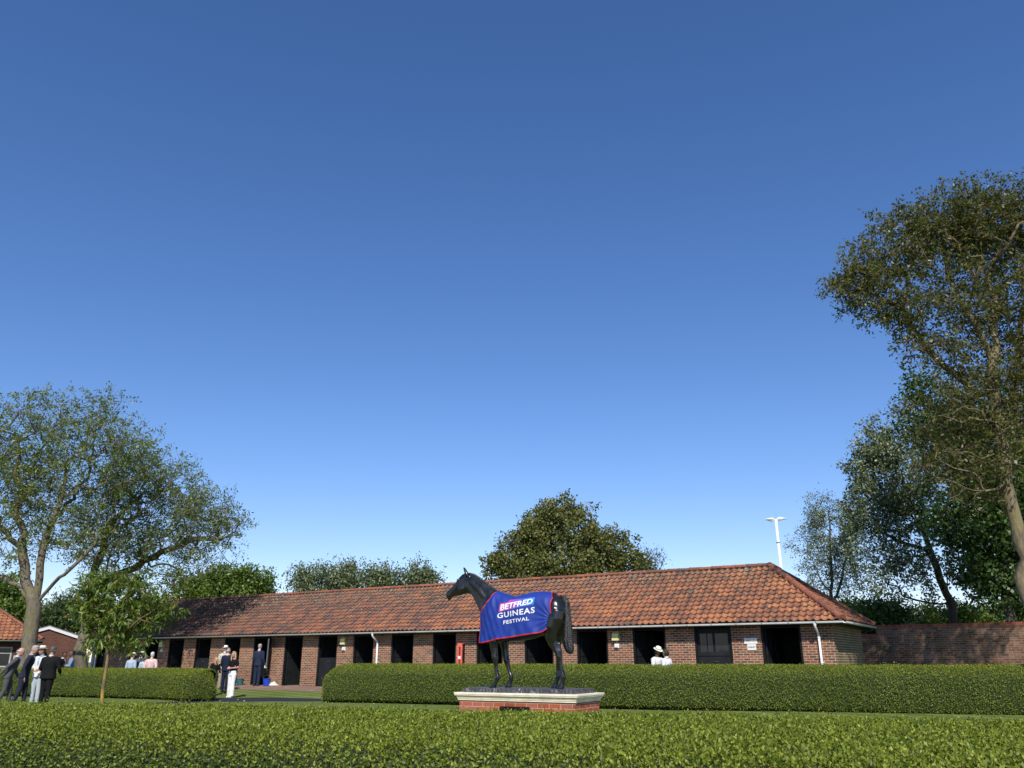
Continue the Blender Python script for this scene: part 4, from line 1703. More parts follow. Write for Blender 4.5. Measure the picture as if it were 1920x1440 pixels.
def shed():
    Y = 54.0
    pk = atY(93, 1173.5, Y)
    ev = atY(146, 1196.5, Y)
    t = empty('gabled_shed', (pk.x, pk.y, 0), math.radians(28))
    tag(t, 'plain red brick shed gable with white bargeboards between the two ash trunks', 'building')
    hw = (ev.x - pk.x) * 1.18
    zp, ze = pk.z - .16, ev.z - .16
    mb = MB()
    x = hw - .1
    ze2 = ze + (zp - ze) * .1 / hw
    pts = [(-x, 0, 0), (x, 0, 0), (x, 0, ze2), (0, 0, zp), (-x, 0, ze2)]
    mb.quad(pts, [(p[0], p[2]) for p in pts])
    mb.quad([(x, 0, 0), (x, 6, 0), (x, 6, ze2), (x, 0, ze2)], [(0, 0), (6, 0), (6, ze2), (0, ze2)])
    mb.quad([(-x, 6, 0), (-x, 0, 0), (-x, 0, ze2), (-x, 6, ze2)], [(0, 0), (6, 0), (6, ze2), (0, ze2)])
    pts = [(x, 6, 0), (-x, 6, 0), (-x, 6, ze2), (0, 6, zp), (x, 6, ze2)]
    mb.quad(pts, [(p[0], p[2]) for p in pts])
    mb.build('wall', M_BRICK_SHED, t)
    for s in (-1, 1):
        mb = MB()
        a, b = Vector((0, 0, zp + .16)), Vector((s * hw, 0, ze + .16))
        R = []
        for p in (a, b):
            R.append([p + Vector((0, -.10, 0)), p + Vector((0, -.06, 0)), p + Vector((0, -.06, -.2)), p + Vector((0, -.10, -.2))])
        mb.rings(R)
        mb.build('bargeboard', M_WHITEW, t)
        mb = MB()
        R = []
        for p in (a + Vector((0, 0, .004)), b + Vector((s * .05, 0, -.016))):
            R.append([p + Vector((0, -.12, .03)), p + Vector((0, 6.1, .03)), p + Vector((0, 6.1, -.01)), p + Vector((0, -.12, -.01))])
        mb.rings(R)
        mb.build('roof', simple('grey_felt', (.18, .18, .17), rough=.9), t)


shed()
# two pale posts by the left end of the stable
for px, h_, lab in ((162, 1.45, 'short pale post with a slanted top, left of the stable end'), (171, 1.9, 'thin grey post next to the stable end')):
    p = atY(px, 1250, 43.5)
    t = empty('wooden_post', (p.x, p.y, 0))
    tag(t, lab, 'post', 'posts by the stable end')
    mb = MB()
    mb.box(-.05, .05, -.05, .05, 0, h_)
    mb.build('post', M_GREYW, t)
    mb = MB()
    mb.quad([(-.06, -.06, h_ + .002), (.06, -.06, h_ + .06), (.06, .06, h_ + .06), (-.06, .06, h_ + .002)])
    mb.quad([(-.06, -.06, h_ + .002), (.06, -.06, h_ + .002), (.06, -.06, h_ + .06)])
    mb.quad([(.06, .06, h_ + .002), (.06, -.06, h_ + .002), (.06, -.06, h_ + .06), (.06, .06, h_ + .06)])
    mb.build('cap', M_WHITEW, t)


# ------------------------------------------------------------------ buckets and cloth
def bucket(px, py, r, h, mat, label, Yb):
    q = atY(px, py, Yb)
    t = empty('bucket', (q.x, q.y, gz(q.x, q.y) + .005))
    tag(t, label, 'bucket')
    mb = MB()
    mb.zloft([(0, 0, 0, r * .78, r * .78), (0, 0, .02, r * .8, r * .8), (0, 0, h, r, r), (0, 0, h + .001, r + .012, r + .012), (0, 0, h + .02, r + .012, r + .012), (0, 0, h + .02, r - .01, r - .01), (0, 0, h * .7, r * .9, r * .9)], 20)
    mb.build('tub', mat, t, False)
    mb = MB()
    mb.tube([(r * math.cos(a), .0, h + .0 + r * .9 * math.sin(a) + .01) for a in [math.pi * i / 10 for i in range(11)]], .006, 6)
    mb.build('handle', M_STEEL, t)
    return t


bucket(449.5, 1283.5, .17, .26, M_TEAL, 'dark teal bucket behind the blonde person in white trousers', 39.3)
bucket(499.5, 1283.8, .17, .30, M_BLUE, 'bright blue bucket beside the person in the navy suit', 38.2)


def cloth():
    q = atY(509.5, 1284, 38.3)
    rng = np.random.default_rng(5)
    n = 22
    V, Fq = [], []
    for i in range(n + 1):
        for j in range(n + 1):
            x, y = (i / n - .5) * .62, (j / n - .5) * .34
            e = max(0, 1 - (abs(x) / .31) ** 2) * max(0, 1 - (abs(y) / .17) ** 2)
            z = .003 + e * (.07 + .05 * math.sin(17 * x + 5 * y) + .04 * math.sin(31 * y - 12 * x) + .05 * math.exp(-((x - .1) / .1) ** 2))
            V.append((x * (1 + .1 * math.sin(9 * y)), y * (1 + .2 * math.sin(7 * x)), max(.002, z)))
    for i in range(n):
        for j in range(n):
            a = i * (n + 1) + j
            Fq.append((a, a + n + 1, a + n + 2, a + 1))
    o = link('cloth', np_mesh(V, Fq), None, [M_CLOTH], True)
    o.location = (q.x, q.y, gz(q.x, q.y) + .012)
    o.rotation_euler = (0, 0, ANG)
    tag(o, 'crumpled white cloth dropped on the paving beside the blue bucket', 'cloth')


cloth()

# ------------------------------------------------------------------ the statue, its plinth and rug
ZT = .49                                    # top of the cream cornice
_a = atZ(851, 1297.8, ZT)
_b = atZ(1082.7, 1302.7, ZT)
_c = atZ(1126, 1298.4, ZT)
HU = Vector((_b.x - _a.x, _b.y - _a.y, 0))
PL = HU.length
HU.normalize()
HV = Vector((-HU.y, HU.x, 0))               # away from the viewer
PW = (Vector((_c.x - _b.x, _c.y - _b.y, 0))).dot(HV)
HANG = math.atan2(HU.y, HU.x)
PC = Vector((_a.x, _a.y, 0)) + HU * PL / 2 + HV * PW / 2
print('plinth', PL, PW, PC)
M_GRAN = simple('black_granite', (.035, .037, .042), rough=.45, vary=.5, scale=30, spec=.5)


def granite():
    m, t, b = new_mat('scratched_granite')
    tc = node(t, "ShaderNodeTexCoord")
    mp = node(t, "ShaderNodeMapping")
    mp.inputs['Scale'].default_value = (10, 10, 3)
    t.links.new(tc.outputs['Object'], mp.inputs['Vector'])
    nz = node(t, "ShaderNodeTexNoise", Scale=4.0, Detail=8.0, Roughness=.75)
    t.links.new(mp.outputs[0], nz.inputs['Vector'])
    r = ramp(t, [(.42, (.03, .032, .036)), (.56, (.08, .085, .095)), (.64, (.38, .38, .37))])
    t.links.new(nz.outputs[0], r.inputs[0])
    t.links.new(r.outputs[0], b.inputs['Base Color'])
    b.inputs['Roughness'].default_value = .35
    return m


def plinth():
    t = empty('plinth', (PC.x, PC.y, -.3), HANG)
    tag(t, 'red brick plinth with a moulded cream cornice and a black granite slab under the horse', 'plinth')
    zt = ZT + .3
    hl, hw = PL / 2, PW / 2
    # moulded cornice: offsets from the edge, heights
    prof = [(-.005, zt), (0, zt - .004), (0, zt - .030), (-.008, zt - .034), (-.008, zt - .050), (-.020, zt - .062), (-.036, zt - .080), (-.046, zt - .098), (-.046, zt - .108), (-.056, zt - .110), (-.056, zt - .134), (-.085, zt - .136)]
    mb = MB()
    R = []
    for o, z in prof:
        R.append([(-hl - o, -hw - o, z), (hl + o, -hw - o, z), (hl + o, hw + o, z), (-hl - o, hw + o, z)])
    mb.rings(R[::-1], True, True)
    mb.build('cornice', M_CREAM, t)
    mb = MB()
    i = .078
    # brick body as four sides with UVs
    pw_, pz0, pz1 = .58, .40, .60
    x0, x1, y0, y1, zz = -hl + i, hl - i, -hw + i, hw - i, zt - .136
    mb.box(x0, x1, y0, y1, 0, zz)
    mb.build('brick_body', M_BRICK_RED, t)
    mb = MB()
    sl, sw = hl - .115, hw - .13
    c = .05
    for (z0, z1) in ((zt + .001, zt + .075),):
        pts = [(-sl, -sw), (sl, -sw), (sl + .0, sw - .05), (sl - .05, sw), (-sl + .05, sw), (-sl, sw - .05)]
        mb.rings([[(x, y, z0) for x, y in pts], [(x, y, z1) for x, y in pts]], True, True)
    mb.build('granite_slab', granite(), t)
    # name plaque low on the front
    p = atP(937, 1324, Vector((PC.x, PC.y, 0)) - HV * (hw - i), HV)
    q = atP(993, 1326, Vector((PC.x, PC.y, 0)) - HV * (hw - i), HV)
    px0 = (Vector((p.x, p.y, 0)) - PC).dot(HU)
    px1 = (Vector((q.x, q.y, 0)) - PC).dot(HU)
    mb = MB()
    mb.box(px0, px1, y0 - .02, y0 - .001, p.z + .3 - .22, p.z + .3)
    mb.build('plaque', simple('black_plaque', (.012, .010, .009), rough=.25, vary=.2, spec=.4), t)


plinth()
HZ = ZT + .076
H0 = Vector((PC.x, PC.y, HZ))


def hp(px, py, yoff=0.0):
    """photo point on the plane yoff behind the statue axis -> statue coordinates"""
    p = atP(px, py, H0 + HV * yoff, HV)
    d = p - H0
    return Vector((d.dot(HU), yoff, d.z))


M_BRONZE, _t, _b2 = new_mat('black_patinated_bronze')
_b2.inputs['Base Color'].default_value = (.022, .021, .020, 1)
_b2.inputs['Metallic'].default_value = 0
_b2.inputs['Coat Weight'].default_value = 0.0
_b2.inputs['Coat Roughness'].default_value = .20
_b2.inputs['Roughness'].default_value = .27
_b2.inputs['Specular IOR Level'].default_value = .75
_tc = node(_t, "ShaderNodeTexCoord")
_n = node(_t, "ShaderNodeTexNoise", Scale=9.0, Detail=5.0)
_t.links.new(_tc.outputs['Object'], _n.inputs['Vector'])
_r = ramp(_t, [(.35, (.006, .006, .0055)), (.65, (.013, .012, .010))])
_t.links.new(_n.outputs[0], _r.inputs[0])
_t.links.new(_r.outputs[0], _b2.inputs['Base Color'])
_r = ramp(_t, [(.3, (.20, .20, .20)), (.7, (.31, .31, .31))])
_t.links.new(_n.outputs[0], _r.inputs[0])
_t.links.new(_r.outputs[0], _b2.inputs['Roughness'])
_n2 = node(_t, "ShaderNodeTexNoise", Scale=25.0, Detail=3.0)
_t.links.new(_tc.outputs['Object'], _n2.inputs['Vector'])
_bp = node(_t, "ShaderNodeBump", Strength=.05, Distance=0.01)
_t.links.new(_n2.outputs[0], _bp.inputs['Height'])
_t.links.new(_bp.outputs[0], _b2.inputs['Normal'])

# trunk stations: px x, top y, bottom y, half width
TRUNK = [(905.5, 1144, 1172, .06), (908, 1136, 1184, .12), (914, 1126, 1196, .17), (922, 1117, 1202, .205), (935, 1110, 1205, .235), (950, 1114.8, 1204, .262), (967, 1120.5, 1203, .280),
         (985, 1116, 1201, .290), (1002, 1111.5, 1197, .283), (1018, 1110, 1191, .272), (1034, 1112, 1186, .262), (1047, 1116.5, 1180, .23), (1057, 1123, 1170, .17), (1063, 1133, 1158, .09)]


def trunk_rows():
    rows = []
    for px, yt, yb, hw in TRUNK:
        a, b = hp(px, yt), hp(px, yb)
        rows.append(((a.x + b.x) / 2, a.z, b.z, hw))
    return rows


TR = trunk_rows()


def tr_at(x):
    xs = [r[0] for r in TR]
    return [float(np.interp(x, xs, [r[k] for r in TR])) for k in (1, 2, 3)]


def horse():
    mb = MB()
    K = 20
    R = []
    for (x, zt, zb, hw) in TR:
        zc, hh = (zt + zb) / 2, (zt - zb) / 2
        r = []
        for j in range(K):
            a = 2 * math.pi * j / K
            ca, sa = math.cos(a), math.sin(a)
            # fuller above, narrower keel below; slight peak at the spine
            wy = hw * math.copysign(abs(ca) ** .85, ca) * (1 - .10 * max(0, -sa) ** 2)
            r.append(Vector((x, wy, zc + hh * sa)))
        R.append(r)
    mb.rings(R, True, True)
    # neck and head: (top px, bottom px, half thickness, keel narrowness)
    NK = [((940, 1110), (906, 1176), .17), ((930, 1106), (904, 1160), .145), ((920, 1098.5), (901, 1146), .12), ((910, 1091), (896.5, 1135), .10), ((900, 1084), (890, 1123), .085),
          ((890, 1077.8), (882.5, 1113), .076), ((881, 1074.6), (874, 1113), .077), ((873, 1073.8), (867, 1115), .083)]
    R = []
    for (t, b, w_) in NK:
        a, c = hp(*t), hp(*b)
        mid, ax = (a + c) / 2, (a - c) / 2
        r = []
        for j in range(K):
            an = 2 * math.pi * j / K
            ca, sa = math.cos(an), math.sin(an)
            r.append(mid + ax * sa + Vector((0, w_ * ca * (1 - .35 * max(0, sa) ** 1.5), 0)))
        R.append(r)
    mb.rings(R, True, True)
    HD = [((876, 1074), (873, 1111), .070), ((869, 1076), (867, 1115.5), .088), ((863, 1082), (861, 1117.2), .092), ((857.5, 1090), (856.5, 1117.3), .080), ((852, 1097), (852, 1118.2), .062), ((847, 1102), (849, 1120.0), .050),
          ((842.5, 1106), (847, 1122.3), .046), ((839.5, 1109.5), (845, 1124.2), .052), ((837.5, 1113), (842, 1124.8), .047), ((836.6, 1116.5), (839.3, 1122.8), .03)]
    R = []
    for (t, b, w_) in HD:
        a, c = hp(*t), hp(*b)
        mid, ax = (a + c) / 2, (a - c) / 2
        r = []
        for j in range(K):
            an = 2 * math.pi * j / K
            ca, sa = math.cos(an), math.sin(an)
            r.append(mid + ax * sa + Vector((0, w_ * math.copysign(abs(ca) ** .75, ca) * (1 - .30 * max(0, -sa)), 0)))
        R.append(r)
    mb.rings(R, True, True)
    # brow ridges, cheek plates, nostril rims, lip
    for s in (-1, 1):
        e = hp(863, 1089, 0)
        mb.ell(e + Vector((0, s * .082, .012)), .040, .022, .026, 10, 8)
        ck = hp(868, 1103, 0)
        mb.ell(ck + Vector((0, s * .060, 0)), .085, .040, .10, 12, 8)
        n_ = hp(840, 1113, 0)
        mb.ell(n_ + Vector((0, s * .040, 0)), .022, .014, .030, 10, 6)
        # cheek bone line
        mb.tube([hp(866, 1096) + Vector((0, s * .090, 0)), hp(858, 1102) + Vector((0, s * .074, 0)), hp(852, 1106) + Vector((0, s * .058, 0))], [.014, .011, .006], 6, round_ends=True)
        # jugular groove edge / neck muscles
        mb.tube([hp(877, 1100) + Vector((0, s * .052, 0)), hp(889, 1112) + Vector((0, s * .058, 0)), hp(900, 1132) + Vector((0, s * .070, 0)), hp(907, 1148) + Vector((0, s * .08, 0))], [.028, .032, .036, .03], 8, round_ends=True)
        mb.tube([hp(884, 1090) + Vector((0, s * .055, 0)), hp(901, 1106) + Vector((0, s * .07, 0)), hp(914, 1122) + Vector((0, s * .085, 0)), hp(922, 1138) + Vector((0, s * .10, 0))], [.035, .045, .055, .05], 8, round_ends=True)
        # shoulder and haunch masses
        mb.ell(hp(938, 1168) + Vector((0, s * .135, 0)), .14, .075, .22, 14, 10)
        mb.ell(hp(1043, 1146) + Vector((0, s * .13, 0)), .20, .135, .24, 16, 12)
    mb.ell(hp(842.5, 1124.5), .03, .034, .018, 10, 6)
    # ears
    for s, (bx, by, tx, ty) in ((-1, (876.5, 1080.5, 868.8, 1063.5)), (1, (875, 1078, 870.5, 1063.8))):
        a, c = hp(bx, by, s * .052), hp(tx, ty, s * .06)
        d = c - a
        mb.tube([a - d * .1, a + d * .25 + Vector((.006, 0, 0)), a + d * .6 + Vector((.004, 0, 0)), c], [.034, .040, .030, .012], 10)

    def leg(pts, y, hoof):
        P = [hp(px, py, y) for px, py, r in pts]
        mb.tube(P, [r * (1.16 if r < .06 else 1.06) for _, _, r in pts], 14, round_ends=False)
        # hoof: toe forward (-x)
        c = hp(hoof[0], hoof[1], y)
        c.z = 0
        top = P[-1]
        R = []
        for f, rx, ry in ((0.0, .078, .066), (.35, .070, .060), (.75, .056, .052), (1.0, .045, .046)):
            z = top.z * f
            cx = c.x + (top.x - c.x) * f
            R.append([Vector((cx + rx * math.cos(2 * math.pi * j / 14) - .012 * (1 - f), y + ry * math.sin(2 * math.pi * j / 14), z)) for j in range(14)])
        mb.rings(R, True, True)
    NF, FF, NH, FH = -.145, .145, -.145, .145
    leg([(927, 1172, .06), (926.5, 1188, .08), (926, 1203, .088), (926.5, 1215, .070), (927.5, 1226, .056), (928.5, 1233.5, .057), (929.3, 1240, .045), (930, 1249, .033), (931, 1259, .031), (932.6, 1266, .036), (933.6, 1270.5, .042), (931.5, 1276, .033), (928.6, 1280.5, .034), (926.6, 1283.5, .042)], NF, (923.8, 1290))
    leg([(944, 1176, .06), (944.8, 1190, .08), (945.5, 1205, .086), (946.8, 1219, .068), (948.4, 1231, .054), (949.8, 1239, .055), (951.4, 1245, .042), (953.6, 1253, .032), (956, 1261, .031), (958, 1266.5, .037), (958.8, 1271, .041), (957.5, 1276, .033), (955.8, 1280, .034), (954.8, 1283, .042)], FF, (953, 1289))
    # second knee bumps
    mb.ell(hp(926.3, 1232, NF), .040, .045, .055, 10, 8)
    mb.ell(hp(948, 1237.5, FF), .040, .045, .055, 10, 8)
    leg([(1045, 1142, .115), (1041.5, 1158, .15), (1037, 1176, .152), (1034.5, 1192, .128), (1037.5, 1206, .092), (1042.5, 1217, .064), (1046.8, 1225, .054), (1048.6, 1232, .052), (1049.8, 1239, .042), (1051, 1248, .037), (1053, 1257, .034), (1055, 1264, .039), (1056.3, 1270, .045), (1055.2, 1276.5, .035), (1053.8, 1281, .036), (1052.8, 1284.5, .045)], NH, (1051, 1292))
    leg([(1049, 1145, .11), (1047, 1160, .15), (1045, 1178, .145), (1043.5, 1192, .115), (1043.5, 1206, .084), (1045.2, 1217, .060), (1047.2, 1225, .052), (1047.8, 1232, .050), (1047.2, 1239, .041), (1046.6, 1248, .036), (1046.4, 1257, .033), (1046.4, 1264, .038), (1046, 1269.5, .043), (1044.4, 1275.5, .034), (1042.6, 1280, .035), (1041.6, 1283, .043)], FH, (1039.5, 1290))
    for y, q in ((NH, (1051.2, 1220.5)), (FH, (1050.6, 1220.5))):
        mb.ell(hp(q[0], q[1], y), .030, .026, .042, 10, 8)
        mb.tube([hp(q[0] - 2.5, q[1] - 14, y), hp(q[0], q[1], y)], [.024, .026], 8, round_ends=True)
    # fetlock backs
    for y, q in ((NF, (935, 1270)), (FF, (960.5, 1270.5)), (NH, (1058.2, 1270)), (FH, (1048, 1269.5))):
        mb.ell(hp(q[0], q[1], y), .022, .028, .026, 8, 6)
    me = remesh(mb, .011, 12)
    root = link('horse_statue', me, None, [M_BRONZE], True)
    root.location = H0
    root.rotation_euler = (0, 0, HANG)
    tag(root, 'life size black bronze statue of a standing racehorse, head up, facing left', 'statue')
    # tail: grooved strands
    mb = MB()
    TL = [(1052, 1116, .040, .035), (1058, 1120, .058, .05), (1062, 1130, .060, .055), (1063, 1145, .066, .058), (1063.6, 1163, .078, .062), (1063.8, 1184, .094, .068), (1064.8, 1204, .102, .070), (1067, 1216, .094, .062), (1068.5, 1223, .060, .045), (1069.5, 1226.5, .020, .02)]
    R = []
    K2 = 54
    pts = [(hp(a, b), c, d) for a, b, c, d in TL]
    fine = []
    for i in range(len(pts) - 1):
        for q in range(5):
            f = q / 5
            fine.append((pts[i][0].lerp(pts[i + 1][0], f), pts[i][1] * (1 - f) + pts[i + 1][1] * f, pts[i][2] * (1 - f) + pts[i + 1][2] * f))
    fine.append(pts[-1])
    rnd = random.Random(4)
    ph = [rnd.uniform(0, 6.28) for _ in range(8)]
    for i, (p, rx, ry) in enumerate(fine):
        r = []
        for j in range(K2):
            a = 2 * math.pi * j / K2
            g = 1 + .055 * math.sin(a * 9 + i * .13 + ph[0]) + .04 * math.sin(a * 17 - i * .21 + ph[1]) + .025 * math.sin(a * 5 + i * .33 + ph[2])
            r.append(p + Vector((rx * g * math.cos(a), ry * g * math.sin(a), 0)))
        R.append(r)
    mb.rings(R, True, True)
    M_TAIL = simple('bronze_tail_hair', (.020, .019, .018), rough=.34, metal=.25, vary=.6, scale=40, bump=.9, bscale=50, spec=.7)
    mb.build('tail', M_TAIL, root, True)
    # pulled mane as a low roughened crest
    mb = MB()
    cr = [(879, 1074.5), (888, 1076.5), (897, 1081.5), (906, 1087.8), (915, 1094.5), (925, 1102), (933, 1108)]
    rings = []
    cp = [hp(*c) for c in cr]
    for i in range(len(cp) - 1):
        for q in range(6):
            f = q / 6
            p = cp[i].lerp(cp[i + 1], f)
            h = .010 + .005 * rnd.random()
            rings.append([p + Vector((0, -.022, -.028)), p + Vector((.0, -.008, h * .8)), p + Vector((0, .008, h)), p + Vector((0, .024, -.026)), p + Vector((0, 0, -.05))])
    mb.rings(rings, True, True)
    mb.build('mane', M_TAIL, root, True)
    for s in (-1, 1):
        e = hp(862.3, 1090, 0)
        mb = MB()
        mb.ell(e + Vector((-.004, s * .094, 0)), .017, .012, .015, 12, 8)
        mb.build('eye', M_BRONZE, root, True)
    return root


HORSE = horse()


def rug_half(x, z):
    """half width of the rug at station x, height z"""
    zt, zb, hw = tr_at(x)
    w_ = hw + .034
    zw = zb + (zt - zb) * .55
    if z >= zw:
        k = (z - zw) / (zt + .016 - zw)
        return w_ * math.sqrt(max(0.0, 1 - min(1, k) ** 2.7))
    return w_ + .02 * (zw - z)


def rug():
    M_RUG = simple('royal_blue_rug', (.009, .034, .255), rough=.62, vary=.12, scale=3, sheen=0)
    M_BIND = simple('red_binding', (.50, .012, .022), rough=.6)
    # outline in statue coordinates on the near side plane
    nb = -.28
    bot = [(903.6, 1204.6), (931.7, 1198), (957.7, 1194.7), (978.5, 1191), (999, 1188), (1012, 1186), (1021, 1183), (1028.5, 1177.5), (1032.6, 1170), (1034.6, 1161)]
    B_ = [hp(a, b, nb) for a, b in bot]
    rear = [(1034.6, 1161), (1032.8, 1148), (1031, 1134), (1032.7, 1121)]
    Rr = [hp(a, b, nb) for a, b in rear] + [hp(1036.9, 1112, -.03)]
    neck = [hp(904.4, 1147.5, -.13), hp(908.7, 1139, -.15), hp(921, 1124, -.12), hp(933.2, 1109.5, -.02)]
    xf = TR[0][0] + .004
    xr_bot = [p.x for p in B_]
    zr_bot = [p.z for p in B_]
    xmax = max(p.x for p in Rr + B_)
    # rear limit as function of z
    rz = sorted([(p.z, p.x) for p in Rr[:]] + [(p.z, p.x) for p in B_[-4:]])
    rzz = [a for a, b in rz]
    rzx = [b for a, b in rz]
    nx = [p.x for p in neck]
    nz_ = [p.z for p in neck]

    def top(x):
        zt = tr_at(x)[0] + .016
        if x < nx[-1]:
            return min(zt, float(np.interp(x, nx, nz_)))
        return zt

    def bottom(x):
        return float(np.interp(x, xr_bot, zr_bot))
    x_lo, x_hi = xf, max(rzx)
    NXg, NZg = 150, 60
    rng = np.random.default_rng(3)

    def fold(x, z):
        zt = top(x)
        h = max(0, (zt - z))
        f = .010 * math.sin(x * 9 + z * 6) * min(1, h * 3)
        # folds fanning down from the withers and at the chest
        fr = math.exp(-((x - x_lo - .25) / .35) ** 2)
        f += .010 * fr * math.sin((x - x_lo) * 25 - z * 13 + 1 + 2 * math.sin(z * 4))
        f += .006 * fr * math.sin((x - x_lo) * 47 + z * 19)
        lowb = math.exp(-((z - bottom(x)) / .22) ** 2)
        f += (.007 * math.sin(x * 19 + z * 14 + 2 * math.sin(x * 5)) + .004 * math.sin(x * 41 - 10 * z)) * lowb
        # drag lines to the rear string
        dx, dz = x - rear0.x, z - rear0.z
        rr = math.hypot(dx, dz)
        f += .007 * math.exp(-(rr / .35) ** 2) * math.sin(9 * math.atan2(dz, -dx) * 2)
        return f
    rear0 = Rr[0]

    def surf(x, z, side, eps=0.0):
        h = rug_half(x, z)
        y = side * (h + fold(x, z) * min(1, h * 12) + eps)
        return Vector((x, y, z))

    def column(x):
        zt, zb = top(x), bottom(x)
        return zt, zb

    def clampx(u, z):
        xr = float(np.interp(z, rzz, rzx))
        return u, xr
    root = None
    for side in (-1, 1):
        V, Fq = [], []
        for i in range(NXg + 1):
            u = i / NXg
            for j in range(NZg + 1):
                v = j / NZg
                # iterate: x depends on z through the rear edge
                x = x_lo + (x_hi - x_lo) * u
                for _ in range(6):
                    xx = min(x, x_hi)
                    zt, zb = top(xx), bottom(xx)
                    z = zt + (zb - zt) * v
                    xr = float(np.interp(z, rzz, rzx))
                    x = x_lo + (xr - x_lo) * u
                V.append(surf(x, z, side))
        W1 = NZg + 1
        for i in range(NXg):
            for j in range(NZg):
                a = i * W1 + j
                q = (a, a + W1, a + W1 + 1, a + 1)
                Fq.append(q if side < 0 else q[::-1])
        me = np_mesh([tuple(p) for p in V], Fq)
        if side < 0:
            root = link('horse_rug', me, None, [M_RUG], True)
            root.location = H0
            root.rotation_euler = (0, 0, HANG)
            tag(root, 'royal blue horse rug with red binding and sponsor lettering, draped over the bronze horse', 'horse rug')
            main = root
            GV = V
        else:
            o = link('far_side_cloth', me, root, [M_RUG], True)
        # binding strip along the boundary
        idx = [j for j in range(NZg, 0, -1)]            # front edge from bottom to top (i = 0)
        edge_bot = [V[i * W1 + NZg] for i in range(NXg + 1)]
        edge_rear = [V[NXg * W1 + j] for j in range(NZg, -1, -1)]
        xk = nx[-1]
        edge_neck = [V[i * W1] for i in range(NXg + 1) if V[i * W1].x <= xk + .01]
        edge_front = [V[j] for j in range(NZg, -1, -1)]
        for e, nm in ((edge_bot + edge_rear[1:], 'binding'), (edge_neck, 'neck_binding'), (edge_front, 'front_binding')):
            e2 = [e[0]]
            for p in e[1:]:
                if (p - e2[-1]).length > .012:
                    e2.append(p)
            cen = Vector((.3, 0, .9))
            R = []
            for k_, p in enumerate(e2):
                a = e2[max(0, k_ - 1)]
                b = e2[min(len(e2) - 1, k_ + 1)]
                t = (b - a).normalized()
                nrm = Vector((0, side, 0))
                wd = t.cross(nrm)
                if wd.length < .2:
                    wd = Vector((0, 0, 1)).cross(t)
                wd.normalize()
                nn = wd.cross(t).normalized()
                w_ = .0100
                R.append([p + wd * w_ + nn * .004, p + wd * w_ - nn * .004, p - wd * w_ - nn * .004, p - wd * w_ + nn * .004])
            bb = MB()
            bb.rings(R, True, True)
            bb.build(nm if nm == 'binding' else nm, M_BIND, root)
    # lettering mapped onto the near side
    def put(me, box, quad, name, mat, eps):
        """box (x0,y0,x1,y1) of the flat lettering -> photo quad bl, br, tr, tl"""
        P = [hp(a, b, -.285) for a, b in quad]
        x0, y0, x1, y1 = box
        co = np.empty(len(me.vertices) * 3)
        me.vertices.foreach_get('co', co)
        co = co.reshape(-1, 3)
        out = []
        for c in co:
            u = (c[0] - x0) / (x1 - x0)
            v = (c[1] - y0) / (y1 - y0)
            p = (P[0] * (1 - u) + P[1] * u) * (1 - v) + (P[3] * (1 - u) + P[2] * u) * v
            out.append(surf(p.x, p.z, -1, eps))
        me.vertices.foreach_set('co', np.array([tuple(p) for p in out]).ravel())
        me.update()
        return link(name, me, root, [mat], False)

    def refine(me, L):
        import bmesh
        bm = bmesh.new()
        bm.from_mesh(me)
        bmesh.ops.triangulate(bm, faces=bm.faces)
        for _ in range(5):
            es = [e for e in bm.edges if e.calc_length() > L]
            if not es:
                break
            bmesh.ops.subdivide_edges(bm, edges=es, cuts=1)
            bmesh.ops.triangulate(bm, faces=bm.faces)
        bm.to_mesh(me)
        bm.free()

    def bounds(me):
        co = np.empty(len(me.vertices) * 3)
        me.vertices.foreach_get('co', co)
        co = co.reshape(-1, 3)
        return co[:, 0].min(), co[:, 1].min(), co[:, 0].max(), co[:, 1].max()
    # gradient panel
    mp_, tp_, bp_ = new_mat('pink_to_blue_panel')
    uv = node(tp_, "ShaderNodeUVMap")
    sx = node(tp_, "ShaderNodeSeparateXYZ")
    tp_.links.new(uv.outputs[0], sx.inputs[0])
    rr = ramp(tp_, [(0, (.62, .06, .25)), (.35, (.36, .07, .36)), (.65, (.06, .10, .48)), (1, (.02, .26, .62))])
    tp_.links.new(sx.outputs[0], rr.inputs[0])
    tp_.links.new(rr.outputs[0], bp_.inputs['Base Color'])
    bp_.inputs['Roughness'].default_value = .55
    n1, n2 = 40, 14
    shape = lambda u, v: (u, v * (1 if u > .23 else .80) if v > .5 else v)
    V, Fq, UVv = [], [], []
    for i in range(n1 + 1):
        u = i / n1
        t_ = .74 if u < .22 else .98
        for j in range(n2 + 1):
            V.append((u, t_ * j / n2, 0))
    for i in range(n1):
        for j in range(n2):
            a = i * (n2 + 1) + j
            Fq.append((a, a + n2 + 1, a + n2 + 2, a + 1))
            UVv += [i / n1, 0, (i + 1) / n1, 0, (i + 1) / n1, 0, i / n1, 0]
    me = np_mesh(V, Fq)
    me.uv_layers.new(name="UVMap").data.foreach_set('uv', UVv)
    put(me, (0, 0, 1, 1), [(935.3, 1147.8), (1000.8, 1133.4), (1002, 1119), (938.2, 1125.3)], 'logo_panel', mp_, .004)
    M_LET = simple('white_lettering', (.80, .80, .82), rough=.5, vary=.03)
